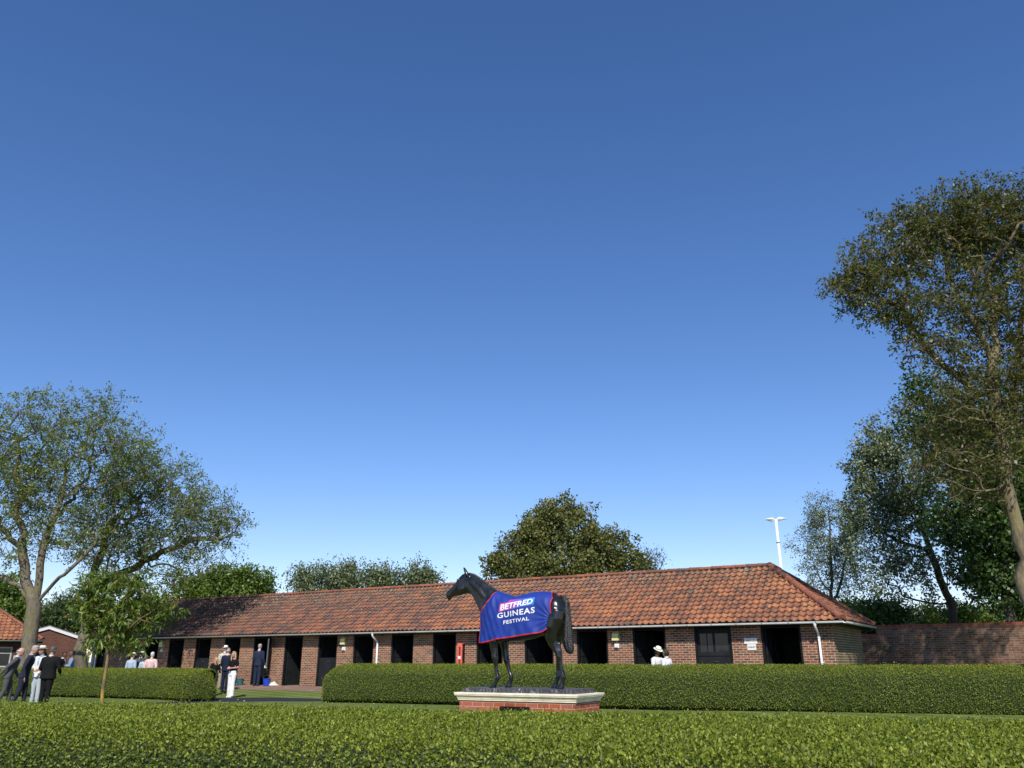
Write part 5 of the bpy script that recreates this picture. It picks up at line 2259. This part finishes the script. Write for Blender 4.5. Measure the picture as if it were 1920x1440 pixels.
    for txt, bold, quad, sp in (("BETFRED", .030, [(938.8, 1145.2), (999.0, 1131.4), (999.4, 1121.4), (939.2, 1133.4)], 1.0),
                                ("GUINEAS", .022, [(933.6, 1160), (1003.6, 1149.2), (1003.4, 1137.8), (933.0, 1150.0)], 1.12),
                                ("FESTIVAL", .022, [(945.3, 1170.8), (994.2, 1163.0), (993.8, 1156.2), (945.0, 1163.8)], 1.12)):
        me = text_mesh(txt, 1.0, bold, 'LEFT', sp)
        refine(me, .12)
        put(me, bounds(me), quad, 'lettering', M_LET, .008)
    # fillet string behind the hind quarters
    mb = MB()
    a = rear0 + Vector((0, -.0, 0))
    a = surf(a.x, a.z, -1, .004)
    mb.tube([a, hp(1042, 1163.5, -.275), hp(1050, 1166.5, -.20), hp(1058, 1168, -.06), hp(1062, 1167, .1)], .006, 6)
    mb.build('fillet_string', simple('navy_cord', (.03, .04, .09), rough=.6), root)
    return root


rug()


# ------------------------------------------------------------------ people
def skin_mat(name, col):
    m, t, b = new_mat(name)
    b.inputs['Base Color'].default_value = (*col, 1)
    b.inputs['Roughness'].default_value = .5
    b.inputs['Subsurface Weight'].default_value = .08
    b.inputs['Subsurface Scale'].default_value = .01
    return m


SK_L = skin_mat('fair_skin', (.52, .27, .19))
SK_M = skin_mat('tanned_skin', (.36, .18, .12))
SK_D = skin_mat('brown_skin', (.14, .07, .045))
_fab = {}


def fabric(name, col, **kw):
    if name not in _fab:
        _fab[name] = simple(name, col, rough=.85, vary=kw.get('vary', .12), scale=kw.get('scale', 6), bump=.35, bscale=22, spec=.2)
    return _fab[name]


HAIRS = dict(white=(.62, .60, .56), grey=(.34, .33, .32), dkgrey=(.09, .085, .08), black=(.012, .010, .010), brown=(.07, .04, .025), blonde=(.48, .33, .16), auburn=(.42, .22, .11))


def person(px, py_feet, Y, H, face, label, skin, hair, outfit, arms=None, legs=None, lean=(0, 0), nod=0, hyaw=0, bulk=1.0, zg=None, hairstyle='short', hat=None, female=False, group=None):
    """stand a figure at photo column px on the ground at distance Y; face = heading in degrees (0 faces the viewer, 90 faces right, -90 left, 180 away)"""
    p = atY(px, 1240, Y)
    z = gz(p.x, p.y) if zg is None else zg
    k = H / 1.78
    S = lambda v: Vector(v) * k
    lx, ly = lean                           # shoulder offset forward (-y) / sideways
    shc = Vector((lx, ly, 1.44))
    hip = Vector((0, 0, .93))
    sw = (.175 if female else .20) * (1 + (bulk - 1) * .5)
    headc = shc + Vector((lx * .25, ly * .25 - .03, .215))
    Rh = Matrix.Rotation(math.radians(hyaw), 3, 'Z') @ Matrix.Rotation(math.radians(nod), 3, 'X')
    if arms is None:
        arms = [((-.05, .03, -.29), (-.03, -.05, -.53)), ((.05, .03, -.29), (.03, -.05, -.53))]
    if legs is None:
        legs = [((-.095, 0, .5), (-.10, .03, .09)), ((.095, -.01, .5), (.10, 0, .09))]
    body = MB()
    # head
    hd = [(-.118, -.022, .028, .030), (-.100, -.028, .046, .050), (-.07, -.020, .060, .075), (-.03, -.006, .071, .092), (.01, 0, .075, .098), (.05, .004, .075, .098), (.085, .006, .064, .084), (.108, .008, .044, .058), (.120, .008, .018, .022)]

    def hpt(v):
        return S(headc + Rh @ Vector(v))
    R = []
    for (zz, yy, rx, ry) in hd:
        R.append([hpt((rx * math.cos(2 * math.pi * j / 16), yy + ry * math.sin(2 * math.pi * j / 16), zz)) for j in range(16)])
    body.rings(R, True, True)
    body.tube([hpt((0, -.088, .02)), hpt((0, -.110, -.022)), hpt((0, -.094, -.034))], [.008 * k, .013 * k, .012 * k], 8, round_ends=True)
    body.ell(hpt((0, -.086, -.066)), .024 * k, .012 * k, .010 * k, 10, 6)
    for s in (-1, 1):
        body.ell(hpt((s * .076, .008, -.005)), .010 * k, .020 * k, .032 * k, 8, 6)
        body.ell(hpt((s * .030, -.088, .026)), .020 * k, .010 * k, .008 * k, 8, 6)
    nb = shc + Vector((0, .015, .02))
    body.tube([S(nb), S(shc + Vector((lx * .1, .008, .08))), hpt((0, .015, -.08))], [.066 * k, .055 * k, .054 * k], 12, round_ends=True)
    # torso core
    tor = []
    for f, rx, ry in ((0, .15, .10), (.3, .125, .09), (.6, .14, .10), (.85, .155, .10), (1.0, .11, .07)):
        c = hip.lerp(shc, f)
        tor.append((c.x * k, c.y * k, c.z * k, rx * k * bulk, ry * k * bulk))
    body.zloft(tor, 14)
    AR = []
    for s, (eo, wo) in zip((-1, 1), arms):
        sh = shc + Vector((s * sw, 0, -.03))
        el = sh + Vector(eo)
        wr = sh + Vector(wo)
        AR.append((sh, el, wr))
        body.tube([S(sh + Vector((-s * .06, 0, 0))), S(sh), S(sh.lerp(el, .5)), S(el), S(el.lerp(wr, .4)), S(wr)], [.05 * k, .050 * k, .045 * k, .038 * k, .036 * k, .025 * k], 10, round_ends=True)
        d = (wr - el).normalized()
        side = d.cross(Vector((0, 1, 0)))
        if side.length < .2:
            side = d.cross(Vector((1, 0, 0)))
        side.normalize()
        nrm = side.cross(d)
        pc = wr + d * .045
        R = []
        for f, a_, b_ in ((-.02, .026, .02), (.02, .036, .017), (.06, .042, .016), (.095, .040, .014)):
            c = wr + d * f
            R.append([S(c + side * a_ * math.cos(2 * math.pi * j / 10) + nrm * b_ * math.sin(2 * math.pi * j / 10)) for j in range(10)])
        body.rings(R, True, True)
        for q, (off, ln, cl) in enumerate(((-.030, .060, .3), (-.011, .070, .36), (.010, .066, .42), (.029, .052, .5))):
            b0 = wr + d * .088 + side * off
            b1 = b0 + d * ln * .5 + nrm * ln * .12
            b2 = b0 + d * ln * .85 + nrm * ln * cl
            body.tube([S(b0), S(b1), S(b2)], [.0092 * k, .0086 * k, .0076 * k], 7, round_ends=True)
        t0 = wr + d * .03 - side * .034
        body.tube([S(t0), S(t0 + d * .03 - side * .018 + nrm * .01), S(t0 + d * .056 - side * .020 + nrm * .022)], [.011 * k, .0095 * k, .008 * k], 7, round_ends=True)
    LG = []
    for s, (kn, an) in zip((-1, 1), legs):
        hj = hip + Vector((s * .085, 0, -.02))
        kn, an = Vector(kn), Vector(an)
        LG.append((hj, kn, an))
        body.tube([S(hj), S(hj.lerp(kn, .5)), S(kn), S(kn.lerp(an, .35)), S(an)], [.085 * k, .07 * k, .052 * k, .052 * k, .036 * k], 12, round_ends=True)
        body.tube([S(an + Vector((0, .04, -.035))), S(an + Vector((0, -.05, -.05))), S(an + Vector((0, -.15, -.065)))], [.036 * k, .036 * k, .024 * k], 10, round_ends=True)
    root = link('person', remesh(body, .0095, 2), None, [skin], True)
    root.location = (p.x, p.y, z)
    root.rotation_euler = (0, 0, math.radians(face))
    tag(root, label, 'person', group)

    def grow(name, mb, mat, vox=.013, sm=3, rm=True):
        me = remesh(mb, vox, sm) if rm else mb.mesh()
        return link(name, me, root, [mat], True)
    # hair
    hm = simple('hair_' + hair, HAIRS[hair], rough=.6, vary=.3, scale=30, bump=.6, bscale=60) if ('hair_' + hair) not in bpy.data.materials else bpy.data.materials['hair_' + hair]
    mb = MB()
    if hairstyle == 'bald':
        for s in (-1, 1):
            mb.tube([hpt((s * .074, -.02, .02)), hpt((s * .077, .04, .005)), hpt((s * .05, .09, 0)), hpt((0, .104, -.005))], [.012 * k, .020 * k, .024 * k, .026 * k], 8, round_ends=True)
    else:
        R = []
        for (zz, yy, rx, ry) in hd[2:]:
            zs = zz * 1.04 + .006
            ring = []
            for j in range(18):
                a = 2 * math.pi * j / 18
                sx_, sy_ = math.cos(a), math.sin(a)
                g = 1.09
                y_ = yy + ry * g * sy_
                if sy_ < 0:                     # bring the hairline back over the face
                    lim = -.055 if zs > .075 else (-.01 if zs > .04 else .03)
                    y_ = max(y_, lim)
                ring.append(hpt((rx * g * sx_, y_, zs)))
            R.append(ring)
        mb.rings(R, True, True)
        mb.ell(hpt((0, .0, .098)), .062 * k, .080 * k, .038 * k, 14, 8)
        if hairstyle == 'long':
            mb.tube([hpt((0, .06, .02)), hpt((0, .085, -.08)), hpt((0, .09, -.18)), hpt((0, .08, -.27))], [.085 * k, .08 * k, .07 * k, .035 * k], 12, round_ends=True)
            for s in (-1, 1):
                mb.tube([hpt((s * .066, -.02, .05)), hpt((s * .082, -.03, -.05)), hpt((s * .085, -.07, -.16)), hpt((s * .07, -.10, -.26))], [.024 * k, .030 * k, .032 * k, .016 * k], 8, round_ends=True)
        if hairstyle == 'bob':
            mb.ell(hpt((0, .035, -.03)), .092 * k, .088 * k, .105 * k, 14, 8)
    grow('hair', mb, hm, .011, 2)
    # eyes
    for s in (-1, 1):
        mb = MB()
        mb.ell(hpt((s * .030, -.090, .008)), .013 * k, .007 * k, .008 * k, 8, 6)
        mb.build('eye', simple('dark_eye', (.03, .02, .015), rough=.3) if 'dark_eye' not in bpy.data.materials else bpy.data.materials['dark_eye'], root, True)
    # upper clothing
    kind, tcol, tname = outfit['top']
    tm = fabric(tname, tcol, **outfit.get('tkw', {}))
    mb = MB()
    hem = {'jacket': -.17, 'dress': -.55, 'shirt': -.03, 'top': .0}[kind]
    fat = {'jacket': 1.0, 'dress': .93, 'shirt': .93, 'top': .86}[kind] * bulk
    rows = []
    ww = .80 if female else 1.0
    for f, rx, ry in (((1.07, .075, .06), (1.03, .145 * (sw / .2), .085)) if kind != 'dress' else ()) + ((.97, .205 * (sw / .2), .108), (.85, .208 * (sw / .2), .128), (.6, .192 * ww, .130), (.35, .172 * ww, .122), (.12, .182 * (.92 if female else 1), .128), (0, .195, .135), (hem, .205 if kind == 'jacket' else .20, .142)):
        if f < -.2:
            f2 = f
            c = hip + Vector((0, 0, f * 1.0 * .51))
        else:
            c = hip.lerp(shc, f)
        rows.append((c.x * k, c.y * k, c.z * k, rx * k * fat, ry * k * fat))
    mb.zloft(rows[::-1], 18, pw=.9)
    slv = outfit.get('sleeve', 'long')
    for (sh, el, wr) in AR:
        inn = shc + Vector(((sh.x - shc.x) * .6, 0, -.01))
        if slv == 'long':
            mb.tube([S(inn), S(sh), S(sh.lerp(el, .5)), S(el), S(el.lerp(wr, .5)), S(el.lerp(wr, .96))], [.070 * k, .074 * k * bulk ** .5, .066 * k, .056 * k, .050 * k, .043 * k], 12, round_ends=True)
        elif slv == 'short':
            mb.tube([S(inn), S(sh), S(sh.lerp(el, .35)), S(sh.lerp(el, .62))], [.066 * k, .068 * k, .062 * k, .060 * k], 12, round_ends=True)
    nm = {'jacket': 'jacket', 'dress': 'dress', 'shirt': 'shirt', 'top': 'top'}[kind]
    grow(nm, mb, tm)
    if kind == 'jacket':
        sm = fabric(outfit['shirt'][1], outfit['shirt'][0])
        mb = MB()
        R = []
        for f, w_ in ((.55, .012), (.75, .040), (.95, .058), (1.05, .055)):
            c = hip.lerp(shc, f)
            ry = float(np.interp(f, [.35, .6, .85, .97, 1.05], [.122, .130, .128, .108, .07])) * fat + .007
            R.append([S(c + Vector((a_ * w_, -ry + abs(a_) * .010, 0))) for a_ in (-1, -.5, 0, .5, 1)] + [S(c + Vector((a_ * w_, -ry + .05, 0))) for a_ in (1, 0, -1)])
        mb.rings(R, True, True)
        # collar
        cz = shc + Vector((lx * .05, .010, .052))
        mb.tube([S(cz), S(cz + Vector((0, -.002, .040)))], [.070 * k, .060 * k], 14, round_ends=False)
        link('shirt', mb.mesh(), root, [sm], True)
        if outfit.get('tie'):
            mb = MB()
            R = []
            for f, w_ in ((.60, .018), (.8, .024), (1.0, .016), (1.06, .020)):
                c = hip.lerp(shc, f)
                ry = float(np.interp(f, [.35, .6, .85, .97, 1.05], [.122, .130, .128, .108, .07])) * fat + .013
                R.append([S(c + Vector((-w_, -ry, 0))), S(c + Vector((0, -ry - .006, 0))), S(c + Vector((w_, -ry, 0))), S(c + Vector((0, -ry + .01, 0)))])
            mb.rings(R, True, True)
            link('tie', mb.mesh(), root, [fabric(outfit['tie'][1], outfit['tie'][0])], True)
    # trousers
    if 'legs' in outfit:
        lm_ = fabric(outfit['legs'][1], outfit['legs'][0])
        mb = MB()
        fl = outfit.get('flare', 1.0)
        mb.zloft([(0, 0, (hip.z - .10) * k, .15 * k * bulk, .115 * k * bulk), (0, 0, (hip.z - .02) * k, .175 * k * bulk, .128 * k * bulk), (0, 0, (hip.z + .10) * k, .155 * k * bulk, .112 * k * bulk)], 16)
        for (hj, kn, an) in LG:
            bt = an + Vector((0, .0, -.035))
            mb.tube([S(hj), S(hj.lerp(kn, .35)), S(kn), S(kn.lerp(bt, .5)), S(bt)], [.108 * k * bulk ** .5, .098 * k * bulk ** .5, .074 * k * (1 + (fl - 1) * .3), .068 * k * fl, .066 * k * fl], 14, round_ends=False)
        grow('trousers', mb, lm_)
    for (hj, kn, an) in LG:
        mb = MB()
        mb.zloft([(an.x * k, (an.y - .045) * k, .004, .048 * k, .135 * k), (an.x * k, (an.y - .045) * k, .03 * k, .050 * k, .138 * k), (an.x * k, (an.y - .035) * k, .062 * k, .043 * k, .115 * k), (an.x * k, (an.y - .0) * k, .10 * k, .038 * k, .06 * k)], 14)
        mb.build('shoe', fabric(outfit['shoe'][1], outfit['shoe'][0]), root, True)
    if hat:
        col, nm_, tilt = hat
        hmx = fabric(nm_, col)
        Rt = Rh @ Matrix.Rotation(math.radians(tilt), 3, 'X')

        def ht(v):
            return S(headc + Rt @ Vector(v))
        mb = MB()
        R = []
        for (r_, z_) in ((.155, .062), (.158, .066), (.155, .070), (.10, .074), (.094, .080), (.092, .12), (.084, .155), (.060, .170), (.02, .165)):
            R.append([ht((r_ * .92 * math.cos(2 * math.pi * j / 24), r_ * 1.08 * math.sin(2 * math.pi * j / 24), z_ + .012 * (abs(math.cos(2 * math.pi * j / 24)) if r_ > .13 else 0))) for j in range(24)])
        mb.rings(R, True, True)
        h_ = mb.build('hat', hmx, root, True)
        mb = MB()
        R = []
        for (r_, z_) in ((.0965, .079), (.0965, .103), (.090, .103)):
            R.append([ht((r_ * .92 * math.cos(2 * math.pi * j / 24), r_ * 1.08 * math.sin(2 * math.pi * j / 24), z_)) for j in range(24)])
        mb.rings(R, True, False)
        mb.build('hat_band', fabric('dark_hat_band', (.05, .035, .02)), h_, True)
    root['_k'] = k
    return root, dict(AR=AR, S=S, k=k, z=z, p=p)


def pop_k(o):
    if '_k' in o:
        del o['_k']


NAVY = (.012, .016, .035)
GREY = (.085, .085, .09)
BLK = (.008, .008, .009)
suit = lambda col, nm, shirt=((.7, .7, .72), 'white_shirt'), tie=None: dict(top=('jacket', col, nm), shirt=shirt, legs=(col, nm), shoe=((.01, .009, .008), 'black_shoe_leather'), tie=tie)
P = []
# the four on the lawn, left
r, d = person(21, 0, 26.6, 1.74, 112, 'balding person in a grey suit leaning forward, leftmost of the four on the lawn', SK_L, 'white', suit(GREY, 'grey_suit'),
              arms=[((-.05, .20, -.22), (-.06, .36, -.42)), ((.04, .04, -.29), (.02, -.08, -.52))], legs=[((-.09, .02, .5), (-.10, .20, .10)), ((.09, -.10, .5), (.10, -.12, .09))],
              lean=(0, -.16), nod=18, hairstyle='bald')
P.append((r, d))
r, d = person(50, 0, 26.2, 1.80, 105, 'grey haired person in a navy suit holding pale gloves, second from left on the lawn', SK_L, 'grey', suit((.022, .024, .040), 'midnight_suit', ((.35, .42, .62), 'pale_blue_shirt'), ((.05, .10, .25), 'blue_tie')),
              arms=[((-.05, .08, -.29), (-.04, .02, -.55)), ((.04, .10, -.28), (.03, .08, -.54))], legs=[((-.09, .02, .5), (-.10, .18, .10)), ((.09, -.08, .5), (.10, -.10, .09))],
              lean=(0, -.11), nod=24)
P.append((r, d))
r2, d2 = person(77, 0, 27.6, 1.78, -8, 'person in a panama hat, white jacket and light blue shirt facing the viewer', SK_M, 'dkgrey',
                dict(top=('jacket', (.70, .68, .62), 'cream_linen_jacket'), shirt=((.24, .46, .74), 'sky_blue_shirt'), legs=((.42, .47, .50), 'pale_grey_trousers'), shoe=((.25, .2, .14), 'tan_shoe')),
                arms=[((-.04, -.02, -.28), (.06, -.22, -.30)), ((.04, -.02, -.28), (-.05, -.22, -.34))], nod=4, hyaw=-30, hat=((.80, .76, .56), 'cream_straw', -4))
P.append((r2, d2))
r, d = person(95, 0, 25.6, 1.76, 172, 'broad person in a black suit seen from behind, right of the panama hat wearer', SK_M, 'dkgrey', suit(BLK, 'black_suit'),
              arms=[((-.10, -.02, -.28), (-.02, -.20, -.40)), ((.10, -.02, -.28), (.04, -.22, -.36))], bulk=1.22, nod=10)
P.append((r, d))
# two further back by the shed
r, d = person(117.5, 0, 36.5, 1.72, 95, 'small figure in a black jacket beyond the hedge, just right of the broad black suit', SK_D, 'black', suit(BLK, 'black_suit'), nod=8)
P.append((r, d))
r, d = person(134, 0, 35.5, 1.76, -60, 'figure in a pale blue shirt with crossed arms standing before the dark ash trunk', SK_D, 'black',
              dict(top=('shirt', (.20, .28, .40), 'denim_blue_shirt'), legs=((.02, .025, .03), 'dark_trousers'), shoe=((.02, .02, .02), 'black_shoe_leather')),
              arms=[((-.06, -.06, -.26), (.16, -.18, -.22)), ((.06, -.06, -.26), (-.16, -.20, -.24))])
P.append((r, d))
# group beyond the left hedge
r, d = person(247, 0, 35.6, 1.66, 170, 'person in a cream sun hat and light blue jacket seen from behind over the hedge', SK_L, 'brown',
              dict(top=('jacket', (.36, .44, .52), 'light_blue_jacket'), shirt=((.7, .7, .7), 'white_shirt'), legs=((.3, .3, .28), 'stone_trousers'), shoe=((.1, .08, .06), 'brown_shoe')), female=True, nod=10, hyaw=-20, hat=((.78, .73, .52), 'cream_straw', 8))
P.append((r, d))
r, d = person(261, 0, 36.2, 1.74, 180, 'person in a grey jacket with a white cap, second of the group behind the hedge', SK_L, 'dkgrey', suit((.075, .078, .082), 'charcoal_jacket'), nod=14, lean=(-.03, -.04), bulk=1.12)
P.append((r, d))
cap_owner = (r, d)
r, d = person(272.5, 0, 35.8, 1.58, 176, 'short dark haired person in a pale checked shirt between grey jacket and pink jacket', SK_M, 'dkgrey',
              dict(top=('shirt', (.42, .50, .56), 'pale_checked_shirt'), tkw=dict(vary=.35, scale=25), legs=((.05, .05, .06), 'dark_trousers'), shoe=((.02, .02, .02), 'black_shoe_leather')), hairstyle='bob')
P.append((r, d))
r, d = person(284, 0, 35.4, 1.70, 182, 'white haired person in a pink and white jacket behind the left hedge', SK_L, 'white',
              dict(top=('jacket', (.66, .47, .43), 'pink_white_jacket'), tkw=dict(vary=.30, scale=28), shirt=((.7, .6, .6), 'pink_blouse'), legs=((.55, .12, .06), 'coral_skirt_cloth'), shoe=((.3, .2, .15), 'tan_shoe')),
              arms=[((-.07, .06, -.26), (.04, .20, -.44)), ((.07, .06, -.26), (-.04, .20, -.44))], female=True, bulk=1.15)
P.append((r, d))
# in the gap
r, d = person(405, 0, 35.0, 1.50, 35, 'auburn haired person in a black scoop necked dress by the end of the left hedge', SK_L, 'auburn',
              dict(top=('dress', BLK, 'black_dress_cloth'), shoe=((.02, .02, .02), 'black_shoe_leather')), arms=[((-.05, .0, -.25), (-.02, -.16, -.40)), ((.05, .0, -.25), (.03, -.18, -.38))],
              female=True, hairstyle='long', nod=-4, hyaw=20)
P.append((r, d))
r, d = person(420, 0, 38.0, 1.80, 175, 'person in a white brimmed hat and beige jacket half hidden behind the navy suit', SK_L, 'grey',
              dict(top=('jacket', (.52, .48, .37), 'beige_jacket'), shirt=((.7, .7, .7), 'white_shirt'), legs=((.3, .27, .2), 'beige_trousers'), shoe=((.2, .12, .08), 'tan_shoe')), hat=((.86, .85, .80), 'white_hat_straw', 0))
P.append((r, d))
r, d = person(426, 0, 36.6, 1.78, 172, 'bald headed person in a navy suit seen from behind, left of the white trousers', SK_L, 'grey', suit(NAVY, 'navy_suit'), hairstyle='bald',
              arms=[((-.05, .0, -.28), (-.02, -.12, -.48)), ((.05, .0, -.28), (.02, -.14, -.46))])
P.append((r, d))
r, d = person(438.5, 0, 33.3, 1.70, -22, 'long haired blonde person in a black T-shirt and wide white trousers on the lawn', SK_L, 'blonde',
              dict(top=('top', BLK, 'black_jersey'), sleeve='short', legs=((.80, .79, .74), 'white_trouser_cloth'), flare=1.45, shoe=((.7, .68, .62), 'white_shoe')),
              arms=[((-.05, .02, -.26), (.13, -.18, -.28)), ((.05, .02, -.26), (-.12, -.20, -.28))], legs=[((-.085, 0, .5), (-.09, .05, .09)), ((.10, -.05, .5), (.14, -.10, .09))],
              female=True, hairstyle='long', nod=16, hyaw=14)
P.append((r, d))
r, d = person(451, 0, 42.2, 1.74, -70, 'person in a white shirt inside the doorway, mostly hidden by the brick pier', SK_M, 'dkgrey',
              dict(top=('shirt', (.66, .68, .74), 'white_shirt_cloth'), legs=((.03, .03, .04), 'dark_trousers'), shoe=((.02, .02, .02), 'black_shoe_leather')), zg=.01)
P.append((r, d))
r, d = person(484.5, 0, 38.6, 1.80, 168, 'tall grey haired person in a navy suit standing with their back to us at the open stable door', SK_L, 'grey', suit((.018, .026, .055), 'blue_navy_suit'),
              arms=[((-.05, .04, -.28), (-.10, -.06, -.50)), ((.05, .0, -.28), (.02, -.14, -.44))], nod=4, hyaw=-14)
r['label'] = 'grey haired person in a navy suit, back to us at the open stable door'
P.append((r, d))
# two at the right hand door
r, d = person(1230, 0, 25.7, 1.66, 30, 'person in a cream sun hat bending over something in the doorway right of the statue', SK_D, 'black',
              dict(top=('top', (.70, .70, .66), 'white_top_cloth'), sleeve='long', legs=((.05, .05, .07), 'dark_trousers'), shoe=((.02, .02, .02), 'black_shoe_leather')),
              arms=[((-.04, -.04, -.26), (.06, -.24, -.30)), ((.04, -.04, -.26), (-.04, -.26, -.28))], female=True, lean=(0, -.07), nod=30, hairstyle='bob', hat=((.86, .84, .62), 'pale_straw', -6))
P.append((r, d))
hatlady = (r, d)
r, d = person(1250, 0, 25.5, 1.62, -135, 'dark bob haired person in a white jacket beside the cream sun hat', SK_M, 'black',
              dict(top=('jacket', (.74, .75, .80), 'white_cotton_jacket'), shirt=((.6, .6, .62), 'white_shirt'), legs=((.10, .10, .12), 'grey_trousers'), shoe=((.02, .02, .02), 'black_shoe_leather')), female=True, hairstyle='bob', nod=18)
P.append((r, d))
for r, d in P:
    pop_k(r)


def world_of(pd, v):
    r, d = pd
    M = Matrix.Translation(r.location) @ Matrix.Rotation(r.rotation_euler.z, 4, 'Z')
    return M @ d['S'](v)


def prop(name, label, cat, loc, mb, mat, rz=0):
    o = mb.build(name, mat, None, True)
    o.location = loc
    o.rotation_euler = (0, 0, rz)
    tag(o, label, cat)
    return o


# folded papers held by the grey suited person
w0_ = world_of(P[0], P[0][1]['AR'][0][2] + Vector((0, .06, -.06)))
mb = MB()
mb.tube([(0.06, .0, .05), (-.08, 0, .0), (-.22, 0, -.05), (-.30, 0, -.06)], [.022, .03, .026, .02], 8)
prop('folded_paper', 'rolled white race paper in the rear hand of the grey suited person', 'paper', w0_, mb, M_CLOTH)
w1_ = world_of(P[1], P[1][1]['AR'][1][2] + Vector((0, -.01, -.10)))
mb = MB()
mb.tube([(0, 0, .05), (-.03, .0, -.05), (-.07, .0, -.14), (-.09, 0, -.19)], [.02, .036, .03, .012], 8)
mb.tube([(0.02, 0, .03), (.0, .03, -.06), (-.02, .04, -.12)], [.015, .022, .012], 8)
prop('gloves', 'pale gloves hanging from the hand of the navy suited person on the lawn', 'gloves', w1_, mb, M_CLOTH)
# white cap
c_ = world_of(cap_owner, Vector((-.035, -.05, 1.44 + .215 + .085)))
mb = MB()
mb.zloft([(0, 0, -.02, .086, .100), (0, 0, .02, .088, .102), (0, 0, .055, .07, .08), (0, 0, .07, .03, .04)], 18)
mb.zloft([(0, -.1, -.018, .06, .07), (0, -.1, -.012, .06, .07)], 14)
o = prop('cap', 'x', 'cap', (0, 0, 0), mb, fabric('white_cap_cloth', (.75, .74, .72)))
o.parent = cap_owner[0]
for kk in ('label', 'category'):
    del o[kk]
o.location = cap_owner[1]['S'](Vector((-.038, -.08, 1.44 + .215 + .065)))
# coral bag held behind the pink jacket
pk_ = P[9]
mb = MB()
mb.zloft([(0, 0, -.10, .11, .035), (0, 0, -.02, .12, .04), (0, 0, .05, .10, .03)], 14, pw=.6)
prop('handbag', 'coral red bag held behind the back of the white haired person in pink', 'bag', world_of(pk_, Vector((0, .22, .92))), mb, fabric('coral_leather', (.72, .12, .06)))
# blue bag held by the pair at the right hand door
mb = MB()
mb.zloft([(0, 0, -.13, .12, .05), (0, 0, -.03, .14, .06), (0, 0, .05, .12, .04)], 14, pw=.6)
prop('handbag', 'dark blue bag held between the two people at the door right of the statue', 'bag', world_of(hatlady, Vector((.02, -.38, 1.06))), mb, fabric('dark_blue_leather', (.02, .04, .16)))
# papers held by the person at the open door, and a phone in the hands of the blonde person
mb = MB()
mb.box(-.07, .07, -.008, .008, -.10, .10)
prop('leaflet', 'white leaflet in the left hand of the navy suited person at the open door', 'paper', world_of(P[15], P[15][1]['AR'][0][2] + Vector((-.03, -.05, -.06))), mb, M_CLOTH, .6)
